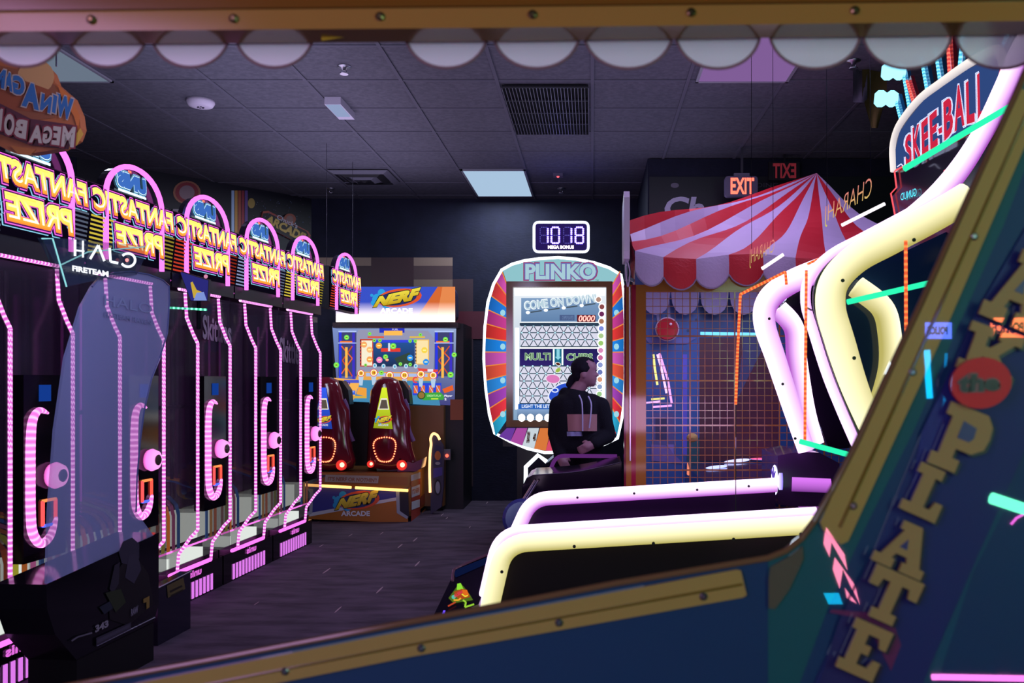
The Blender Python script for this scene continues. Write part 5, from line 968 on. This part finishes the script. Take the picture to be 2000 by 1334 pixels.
body.add(hp_, [(j*n+k, j*n+(k+1) % n, (j+1)*n+(k+1) % n, (j+1)*n+k) for j in range(len(prof)-1) for k in range(n)]+[tuple(range(n))[::-1], tuple(range((len(prof)-1)*n, len(prof)*n))], skin, 'skin')
ear = Vector((hx0-0.022, hy-0.074, hz0+0.095)); body.ball(ear, 0.03, skin, 'skin', sc=(0.62, 0.3, 1.0))
for s_ in (1,): body.ball(Vector((hx0+0.066, hy-0.028, hz0+0.122)), 0.016, skin, 'skin', sc=(0.8, 1, 0.7))
shz = P(0, 778, DY).z; nk = Vector((hx0-0.03, hy, hz0+0.03)); body.taper(nk, 0.055, Vector((base.x-0.035, hy+0.01, shz+0.02)), 0.062, skin, 'skin')
body.taper((base.x-0.01, hy+0.02, shz-0.06), 0.12, (base.x, hy+0.02, 0.95), 0.11, skin, 'skin'); body.taper((base.x-0.08, hy+0.02, 0.88), 0.10, (base.x+0.08, hy+0.02, 0.88), 0.10, skin, 'skin')
kn = [(-0.09, 0.02), (0.09, 0.0)]
for x, y in kn: body.taper((base.x+x, hy+0.02, 0.85), 0.085, (base.x+x*1.1, hy+y, 0.46), 0.055, skin, 'skin'); body.taper((base.x+x*1.1, hy+y, 0.46), 0.055, (base.x+x*1.1, hy+y+0.02, 0.08), 0.036, skin, 'skin')
# arms: her right arm hangs at picture left, the left one bends across the waist
RS, RE, RW = Q(1092, 792), Q(1086, 846, 0.02), Q(1094, 892, -0.12)
LS, LE, LW = Q(1172, 794), Q(1186, 850, 0.0), Q(1158, 868, -0.17)
for a_, b_, c_ in ((RS, RE, RW), (LS, LE, LW)): body.taper(a_, 0.05, b_, 0.038, skin, 'skin'); body.taper(b_, 0.038, c_, 0.026, skin, 'skin')
def hand(w, d, up, side, curl):
    w = Vector(w); d = Vector(d).normalized(); up = Vector(up).normalized(); s_ = d.cross(up)*side
    body.taper(w, 0.027, w+d*0.05, 0.030, skin, 'skin'); body.taper(w+s_*0.018, 0.018, w+d*0.07+s_*0.024, 0.016, skin, 'skin'); body.taper(w-s_*0.018, 0.018, w+d*0.07-s_*0.022, 0.016, skin, 'skin')
    for k, (o, L) in enumerate(((0.030, 0.9), (0.010, 1.0), (-0.010, 0.94), (-0.029, 0.74))):
        p = w+d*0.08+s_*o; r = 0.0088; dd = d
        for j, seg in enumerate((0.036, 0.026, 0.02)):
            ang = curl*(j+1); v = (d*math.cos(ang)+up*-math.sin(ang)); q = p+v*seg*L; body.taper(p, r, q, r*0.9, skin, 'skin', 8); p = q; r *= 0.92
    p = w+d*0.025+s_*0.028; q = p+(d*0.5+s_*0.7-up*0.3)*0.035; body.taper(p, 0.012, q, 0.010, skin, 'skin', 8); body.taper(q, 0.010, q+(d*0.9-up*0.5)*0.025, 0.009, skin, 'skin', 8)
hand(LW, Vector((-0.75, -0.25, -0.35)), Vector((0, -1, 0.1)), 1, 0.5)
hand(RW, Vector((0.35, -0.3, -0.6)), Vector((0, -1, 0.2)), -1, 0.35)
person = body.build('person', label='person in a dark hoodie with a tan chest block and light drawstrings, ponytail, looking right', cat='person', remesh=0.0065, origin=base)
def offs(b, name, parent, vox=0.008, **k): return b.build(name, parent, remesh=vox, **k)
b = MB(); hc = hx('#191622')
b.ball((hx0-0.022, hy, hz0+0.146), 0.1, hc, 'cloth', sc=(1.04, 0.86, 0.92)); b.ball((hx0-0.055, hy, hz0+0.10), 0.075, hc, 'cloth', sc=(0.78, 0.95, 1.0)); b.taper((hx0+0.03, hy-0.02, hz0+0.19), 0.035, (hx0-0.03, hy-0.065, hz0+0.14), 0.03, hc, 'cloth')
b.taper((hx0-0.11, hy, hz0+0.06), 0.035, (hx0-0.135, hy, hz0+0.015), 0.026, hc, 'cloth'); b.taper((hx0-0.135, hy, hz0+0.02), 0.026, (hx0-0.12, hy, hz0-0.04), 0.010, hc, 'cloth')
b.build('hair', person, remesh=0.006)
# keep the face clear: hair only behind the ear line is thicker than the skull, so no eye is covered
b = MB()
for sy in (-1, 1): b.ball((hx0+0.071, hy+0.030*sy, hz0+0.112), 0.0075, hx('#120d14'), 'gloss', 10, 6)
b.build('eye', person)
b = MB(); b.bar((hx0+0.080, hy-0.045, hz0+0.128), (hx0+0.088, hy-0.014, hz0+0.131), 0.004, 0.006, hx('#1a141c')); b.build('eyebrow', person)
b = MB(); b.ball((hx0+0.078, hy, hz0+0.060), 0.018, hx('#7d4456'), 'skin', sc=(0.4, 1, 0.42)); b.build('lips', person)
b = MB(); hd_ = hx('#14131d'); cx = base.x
b.taper((cx-0.10, hy+0.02, shz-0.05), 0.095, (cx+0.11, hy+0.02, shz-0.05), 0.09, hd_, 'cloth'); b.taper((cx-0.02, hy+0.01, shz-0.03), 0.12, (cx, hy+0.0, 1.02), 0.145, hd_, 'cloth'); b.taper((cx-0.07, hy+0.0, 1.18), 0.12, (cx-0.06, hy+0.0, 0.90), 0.135, hd_, 'cloth'); b.taper((cx+0.07, hy, 1.18), 0.11, (cx+0.06, hy, 0.90), 0.13, hd_, 'cloth')
for a_, b_, c_ in ((RS, RE, RW), (LS, LE, LW)): b.taper(a_, 0.078, b_, 0.068, hd_, 'cloth'); b.taper(b_, 0.068, b_+(c_-b_)*0.9, 0.048, hd_, 'cloth')
b.taper((cx-0.10, hy+0.02, shz+0.045), 0.045, (cx+0.02, hy-0.03, shz+0.02), 0.04, hd_, 'cloth'); b.taper((cx-0.10, hy+0.06, shz+0.03), 0.055, (cx-0.05, hy+0.10, shz-0.02), 0.06, hd_, 'cloth'); b.taper((cx+0.02, hy-0.04, shz+0.02), 0.035, (cx+0.06, hy-0.03, shz+0.03), 0.03, hd_, 'cloth')
hood = b.build('hoodie', person, remesh=0.010)
def chest(name, x0, x1, y0, y1, col, parent):
    b = MB(); n = 12; pts = []
    for k in range(n+1):
        f = k/n; x = x0+(x1-x0)*f
        for y in (y0, (y0+y1)/2, y1):
            p = Q(x, y, -0.152-0.012*math.sin(math.pi*f)+0.06*(abs(f-0.5)*2)**3+0.006*math.sin(f*15)); pts.append(p)
    b.add(pts+[p+Vector((0, 0.05, 0)) for p in pts], [(3*k+j, 3*k+j+1, 3*k+j+4, 3*k+j+3) for k in range(n) for j in (0, 1)], hx(col), 'cloth'); b.build(name, parent, smooth=True)
chest('tan_block', 1101, 1166, 809, 842, '#a4767c', hood); chest('light_stripe', 1102, 1142, 843, 852, '#8f8fc0', hood)
b = MB(); b.tube(smooth_path([Q(1131, 772, -0.14), Q(1137, 790, -0.165), Q(1138, 842, -0.178)], 5), 0.0055, hx('#b5b0dc'), 'cloth', 8); b.build('drawstring', hood)
b = MB(); b.tube(smooth_path([Q(1149, 774, -0.12), Q(1155, 792, -0.16), Q(1151, 836, -0.178)], 5), 0.0055, hx('#b5b0dc'), 'cloth', 8); b.build('drawstring', hood)
b = MB(); pc = hx('#121019'); b.taper((cx-0.07, hy+0.01, 0.92), 0.125, (cx+0.07, hy+0.01, 0.92), 0.12, pc, 'cloth')
for x, y in kn: b.taper((cx+x, hy+0.02, 0.85), 0.105, (cx+x*1.1, hy+y, 0.46), 0.078, pc, 'cloth'); b.taper((cx+x*1.1, hy+y, 0.46), 0.078, (cx+x*1.1, hy+y+0.02, 0.10), 0.062, pc, 'cloth')
b.build('trousers', person, remesh=0.012)
for x, y in kn: b = MB(); b.taper((cx+x*1.1, hy+y+0.02, 0.05), 0.048, (cx+x*1.1+0.06, hy+y-0.12, 0.04), 0.04, hx('#2a2830'), 'cloth'); b.build('shoe', person, smooth=True)
# ---------------------------------------------------------------- foreground cabinet with the viewing window
GY = 1.25; t = thing('plate_game', 'blue and yellow plate-breaking game cabinet seen up close, framing the whole view', 'arcade machine', (0.2, 1.2, 0))
GP = front(GY); gy = lambda x, y, l=0.0: GP.at(x, y, l)
win = [(-60, 1378), (160, 1335), (400, 1291), (800, 1215), (1000, 1178), (1200, 1140), (1500, 1090), (1535, 1076), (1565, 1052), (1590, 1018), (1625, 958), (1675, 862), (1700, 808), (1800, 590), (1900, 368), (1990, 172), (2060, 10)]
panel = win+[(2400, -60), (2400, 2500), (-60, 2500)]
b = MB(); b.prism([gy(x, y) for x, y in panel], (0, 0.018, 0), hx('#012c54'), 'laminate'); sp = b.build('side_panel', t)
a = Art(GP, lift=0.0006, step=0.0003, kind='laminate')
a.P([(1500, 1092), (1535, 1077), (1565, 1053), (1590, 1019), (1625, 959), (1675, 863), (1700, 809), (1800, 591), (1900, 369), (2000, 150), (2070, 150), (1960, 440), (1870, 640), (1790, 830), (1700, 1010), (1620, 1180), (1560, 1340), (1480, 1500), (1500, 1400)], '#00484f')
a.P([(1870, 980), (1960, 1000), (1900, 1120), (1830, 1334), (1740, 1334), (1800, 1140)], '#04405a'); a.build('panel_print', sp)
b = MB(); b.tube([gy(x, y, 0.003) for x, y in win], 0.0045, hx('#6a4c34'), 'gloss', 8); b.build('edge_molding', sp)
YB = hx('#967a3c')
def trim(poly, name='yellow_trim', th=0.006, col=YB):
    b = MB(); b.prism([gy(x, y, 0.0) for x, y in poly], (0, -th, 0), col, 'laminate'); return b.build(name, t)
tr = trim([(60, 1374), (400, 1307), (800, 1229), (1438, 1111), (1446, 1113), (1457, 1160), (1450, 1165), (800, 1281), (60, 1428)]); 
b = MB(); b.tube([gy(60, 1404, 0.006), gy(800, 1259, 0.006), gy(1450, 1141, 0.006)], 0.002, hx('#6a5420'), 'gloss', 6); b.build('groove', tr)
tr2 = trim([(1606, 1034), (1640, 1062), (1654, 1056), (1730, 890), (1840, 652), (1935, 432), (2040, 190), (1990, 176), (1900, 376), (1800, 600), (1700, 812), (1640, 930), (1600, 1020)])
b = MB(); b.tube([gy(1640, 1030, 0.006), gy(1790, 700, 0.006), gy(2010, 210, 0.006)], 0.0025, hx('#6a5420'), 'gloss', 6); b.build('groove', tr2)
tr3 = trim([(1592, 1068), (1608, 1050), (1500, 1187), (1560, 1140)][0:0] or [(1504, 1106), (1540, 1086), (1566, 1066), (1568, 1090), (1540, 1150), (1512, 1188), (1500, 1186), (1500, 1130)], 'corner_piece', 0.005, hx('#4a4434'))
b = MB()
for px, py in ((92, 1386), (557, 1311), (823, 1266), (1092, 1216), (1374, 1165), (1666, 988), (1782, 727), (1902, 462)): b.lathe(gy(px, py, 0.006), [(0.0055, 0), (0.0055, 0.001), (0.003, 0.003)], hx('#7f7c86'), 'metal', 12, (0, -1, 0)); b.build('screw', t); b = MB()
# letter roller with slab letters
t2 = t; roll = [((2070, 300), (1925, 740)), ]
band = [(2070, 330), (1905, 610), (1800, 845), (1700, 1090), (1590, 1334), (1560, 1420), (1760, 1420), (1800, 1334), (1905, 1090), (1990, 900), (2080, 700)]
b = MB(); b.prism([gy(x, y) for x, y in band], (0, -0.004, 0), hx('#101c58'), 'laminate'); rl = b.build('letter_band', t)
a = Art(GP, lift=0.0045, step=0.0003, kind='laminate'); a.P([(1700, 1090), (1640, 1210), (1600, 1334), (1590, 1400), (1700, 1400), (1760, 1180)], '#1a1850'); a.P([(1800, 845), (1860, 720), (1890, 760), (1840, 900), (1770, 1000)], '#1c1d68'); a.P([(1625, 1190), (1740, 1200), (1760, 1260), (1740, 1310), (1690, 1210), (1620, 1196)], '#5a1a4a'); a.build('band_print', rl)
GL = {'L': [(0,0),(.9,0),(.9,.38),(.72,.38),(.66,.2),(.5,.2),(.5,.8),(.65,.8),(.65,1),(.05,1),(.05,.8),(.2,.8),(.2,.2),(0,.2)],
 'P': [(0,0),(.55,0),(.55,.2),(.4,.2),(.4,.35),(.7,.35),(.9,.48),(.93,.66),(.9,.85),(.75,1),(0,1),(0,.8),(.13,.8),(.13,.2),(0,.2)],
 'A': [(0,0),(.4,0),(.4,.2),(.33,.2),(.38,.32),(.6,.32),(.64,.2),(.56,.2),(.56,0),(1,0),(1,.2),(.9,.2),(.65,1),(.28,1),(.28,.82),(.36,.82),(.12,.2),(0,.2)],
 'T': [(.25,0),(.75,0),(.75,.2),(.62,.2),(.62,.78),(.78,.78),(.82,.6),(1,.6),(1,1),(0,1),(0,.6),(.18,.6),(.22,.78),(.38,.78),(.38,.2),(.25,.2)],
 'E': [(0,0),(.95,0),(.95,.38),(.78,.38),(.7,.2),(.42,.2),(.42,.42),(.6,.42),(.6,.6),(.42,.6),(.42,.8),(.7,.8),(.78,.62),(.95,.62),(.95,1),(0,1),(0,.8),(.13,.8),(.13,.2),(0,.2)],
 'K': [(0,0),(.42,0),(.42,.2),(.36,.2),(.36,.38),(.44,.38),(.6,.2),(.54,.2),(.54,0),(1,0),(1,.2),(.88,.2),(.64,.5),(.86,.8),(.98,.8),(.98,1),(.56,1),(.56,.8),(.62,.8),(.46,.6),(.36,.6),(.36,.8),(.42,.8),(.42,1),(0,1),(0,.8),(.13,.8),(.13,.2),(0,.2)]}
HO = {'P': [(.38,.52),(.62,.52),(.68,.6),(.66,.76),(.38,.8)], 'A': [(.42,.46),(.58,.46),(.52,.68)]}
def slab(ch, cx_, cy_, w, h, rot, l=0.012):
    c, s0 = math.cos(math.radians(rot)), math.sin(math.radians(rot))
    def m(u, v, e=0): x = (u-0.5)*w; y = -(v-0.5)*h; return (cx_+x*c-y*s0+e, cy_+x*s0+y*c+e)
    b = MB(); b.prism([gy(*m(u, v), l) for u, v in GL[ch]], (0, -0.006, 0), hx('#917445'), 'laminate'); o_ = b.build('letter', rl)
    if ch in HO: b = MB(); b.poly([gy(*m(u, v), l+0.0066) for u, v in HO[ch]], hx('#20205a')); b.build('letter_hole', o_) 
    b = MB(); b.prism([gy(*m(u, v, 5), l-0.006) for u, v in GL[ch]], (0, -0.005, 0), hx('#060818'), 'print'); b.build('letter_backing', o_)
slab('A', 1992, 566, 120, 150, 22); slab('K', 1932, 690, 110, 96, 20); slab('P', 1880, 862, 104, 128, 22); slab('L', 1812, 962, 84, 100, 24); slab('A', 1766, 1068, 104, 96, 24); slab('T', 1737, 1165, 100, 100, 24); slab('E', 1688, 1268, 82, 104, 24)
b = MB(); b.prism([gy(1913+59*math.cos(k*math.pi/14), 748+50*math.sin(k*math.pi/14)+(-3*math.cos(k*math.pi/14)), 0.020) for k in range(28)], (0, -0.006, 0), hx('#b81c28'), 'laminate'); dc = b.build('red_disc', rl)
a = Art(GP, lift=0.0275, step=0.0004); a.text('the', ((1868, 768), (1954, 766), (1956, 728), (1872, 728)), '#6a3440', bold=0.10); a.text('the', ((1871, 766), (1951, 764), (1953, 731), (1875, 731)), '#0c0c1c', bold=0.05); a.build('word', dc)
# top beam with scalloped valance
b = MB(); q = [gy(-80, 62), gy(1000, 54), gy(2080, 40), gy(2080, -60), gy(-80, -60)]; b.prism(q, (0, 0.05, 0), hx('#946a34'), 'gloss'); tb_ = b.build('top_beam', t)
b = MB(); b.prism([gy(-80, 20, 0.006), gy(1000, 10, 0.006), gy(2080, -2, 0.006), gy(2080, -30, 0.006), gy(-80, -30, 0.006)], (0, 0.006, 0), hx('#6e4418'), 'gloss'); b.build('beam_lip', tb_)
for px, py in ((178, 38), (456, 36), (742, 32), (1040, 28), (1350, 24), (1670, 20)): b = MB(); b.lathe(gy(px, py, 0.002), [(0.006, 0), (0.006, 0.001), (0.003, 0.003)], hx('#7a6a4a'), 'metal', 12, (0, -1, 0)); b.build('screw', tb_)
sc_ = [(48, 78), (210, 78), (372, 78), (536, 78), (872, 82), (1048, 86), (1227, 88), (1402, 84), (1592, 90), (1772, 88), (1955, 90)]
for cx_, r in sc_:
    b = MB(); n = 18; yb = 50; pts = [gy(cx_-r, yb-20, -0.06)]+[gy(cx_-r*math.cos(math.pi*k/n), yb+(80+min(4, (cx_)/300))*math.sin(math.pi*k/n)**0.85*1.0, -0.06) for k in range(n+1)]+[gy(cx_+r, yb-20, -0.06)]
    b.prism(pts, (0, 0.004, 0), hx('#dcd8de'), 'translucent'); sv = b.build('valance_scallop', t)
    b = MB(); b.tube(pts[1:-1], 0.0022, hx('#8a6a70'), 'cloth', 6); b.build('piping', sv)
b = MB(); b.prism([gy(626, 44, -0.03), gy(800, 40, -0.03), gy(795, 54, -0.03), (gy(628, 79, -0.03))], (0, 0.004, 0), hx('#b8962e'), 'gloss'); b.build('yellow_strip', t)
b = MB(); b.prism([gy(x, y, -0.016) for x, y in ((-60, 30), (2050, 20), (1590, 1010), (1450, 1110), (-60, 1360))], (0, 0.002, 0), (1, 1, 1), 'clear'); b.build('window_pane', t)
# ---------------------------------------------------------------- lit things behind the viewer, mirrored in the glossy panel
VD = 3.4
def R(px, py, vd=VD): p = P(px, py, vd); return Vector((p.x, 2*GY-vd, p.z))
BK = Frame((0, 0, 0), (1, 0, 0), (0, 0, 1))
class Rear(Plane):
    def __init__(s, vd): s.vd = vd
    def at(s, px, py, lift=0.0): p = R(px, py, s.vd); p.y += lift; return p
def rear_box(name, label, cat, x0, y0, x1, y1, txt, c, k):
    t = thing(name, label, cat, (R((x0+x1)/2, y1).x, R(0, 0).y-0.1, 0))
    b = MB(); p, q = R(x0, y1), R(x1, y0); b.box(p.x, q.x, p.y-0.06, p.y, p.z, q.z, hx('#15131c')); b.box((p.x+q.x)/2-0.02, (p.x+q.x)/2+0.02, p.y-0.05, p.y-0.01, 0, p.z, hx('#15131c')); b.build('housing', t)
    a = Art(Rear(VD), kind='glow', lift=0.002); a.rect(x0, y0, x1, y1, tuple(v*k for v in c))
    if txt: a.text(txt, ((x1-8, y1-8), (x0+4, y1-8), (x0+4, y0+8), (x1-8, y0+8)), (0.1, 0.05, 0.05), bold=0.05)
    a.build('lit_face', t)
rear_box('police_light', 'blue lit box reading POLICE, mirrored in the glossy side panel', 'lit sign', 1804, 630, 1858, 662, 'POLICE', (0.10, 0.16, 1.0), 34)
rear_box('police_light', 'orange lit box reading POLICE, mirrored beside the yellow letters', 'lit sign', 1932, 622, 1998, 660, 'POLICE', (1.0, 0.16, 0.05), 40)
for pts, c, w, lb in ((((1808, 684), (1812, 730), (1816, 778)), (0.0, 0.5, 1.0), 0.012, 'cyan curved light tube mirrored beside the blue lit box'), (((1848, 690), (1846, 740), (1842, 800)), (0.0, 0.12, 0.3), 0.006, 'thin dim cyan light line mirrored left of the red disc'),
                   (((1934, 972), (2000, 994), (2060, 1014)), (0.15, 1.0, 0.55), 0.022, 'thick green light tube mirrored at the right edge'), (((1820, 1322), (2040, 1326)), (0.9, 0.2, 0.75), 0.012, 'pink light tube mirrored at the lower right corner'), (((1975, 1024), (1985, 1012), (2000, 1004)), (0.7, 0.1, 0.6), 0.005, 'small pink arc of light mirrored under the green tube')):
    b = MB(); b.tube([R(x, y) for x, y in pts], w, tuple(v*34 for v in c), 'glow', 8); o_ = b.build('light_tube', label=lb, cat='light tube')
a_ = Rear(VD)
t = thing('arrow_light', 'pink lit chevron arrows mirrored below the yellow corner trim', 'lit sign', R(1645, 1180))
for pts in (((1612, 1028), (1622, 1056), (1655, 1114), (1649, 1082)), ((1612, 1028), (1608, 1062), (1620, 1088), (1624, 1058)), ((1630, 1088), (1626, 1112), (1640, 1150), (1646, 1110)), ((1630, 1088), (1646, 1112), (1678, 1180), (1668, 1140)), ((1650, 1148), (1654, 1168), (1672, 1178))):
    b = MB(); b.poly([a_.at(x, y) for x, y in pts], (30, 7, 12), 'glow'); b.build('chevron', t)
b = MB(); b.poly([a_.at(x, y) for x, y in ((1608, 1158), (1638, 1158), (1646, 1180), (1618, 1180))], (0.0, 10, 18), 'glow'); b.build('blue_bar', t)
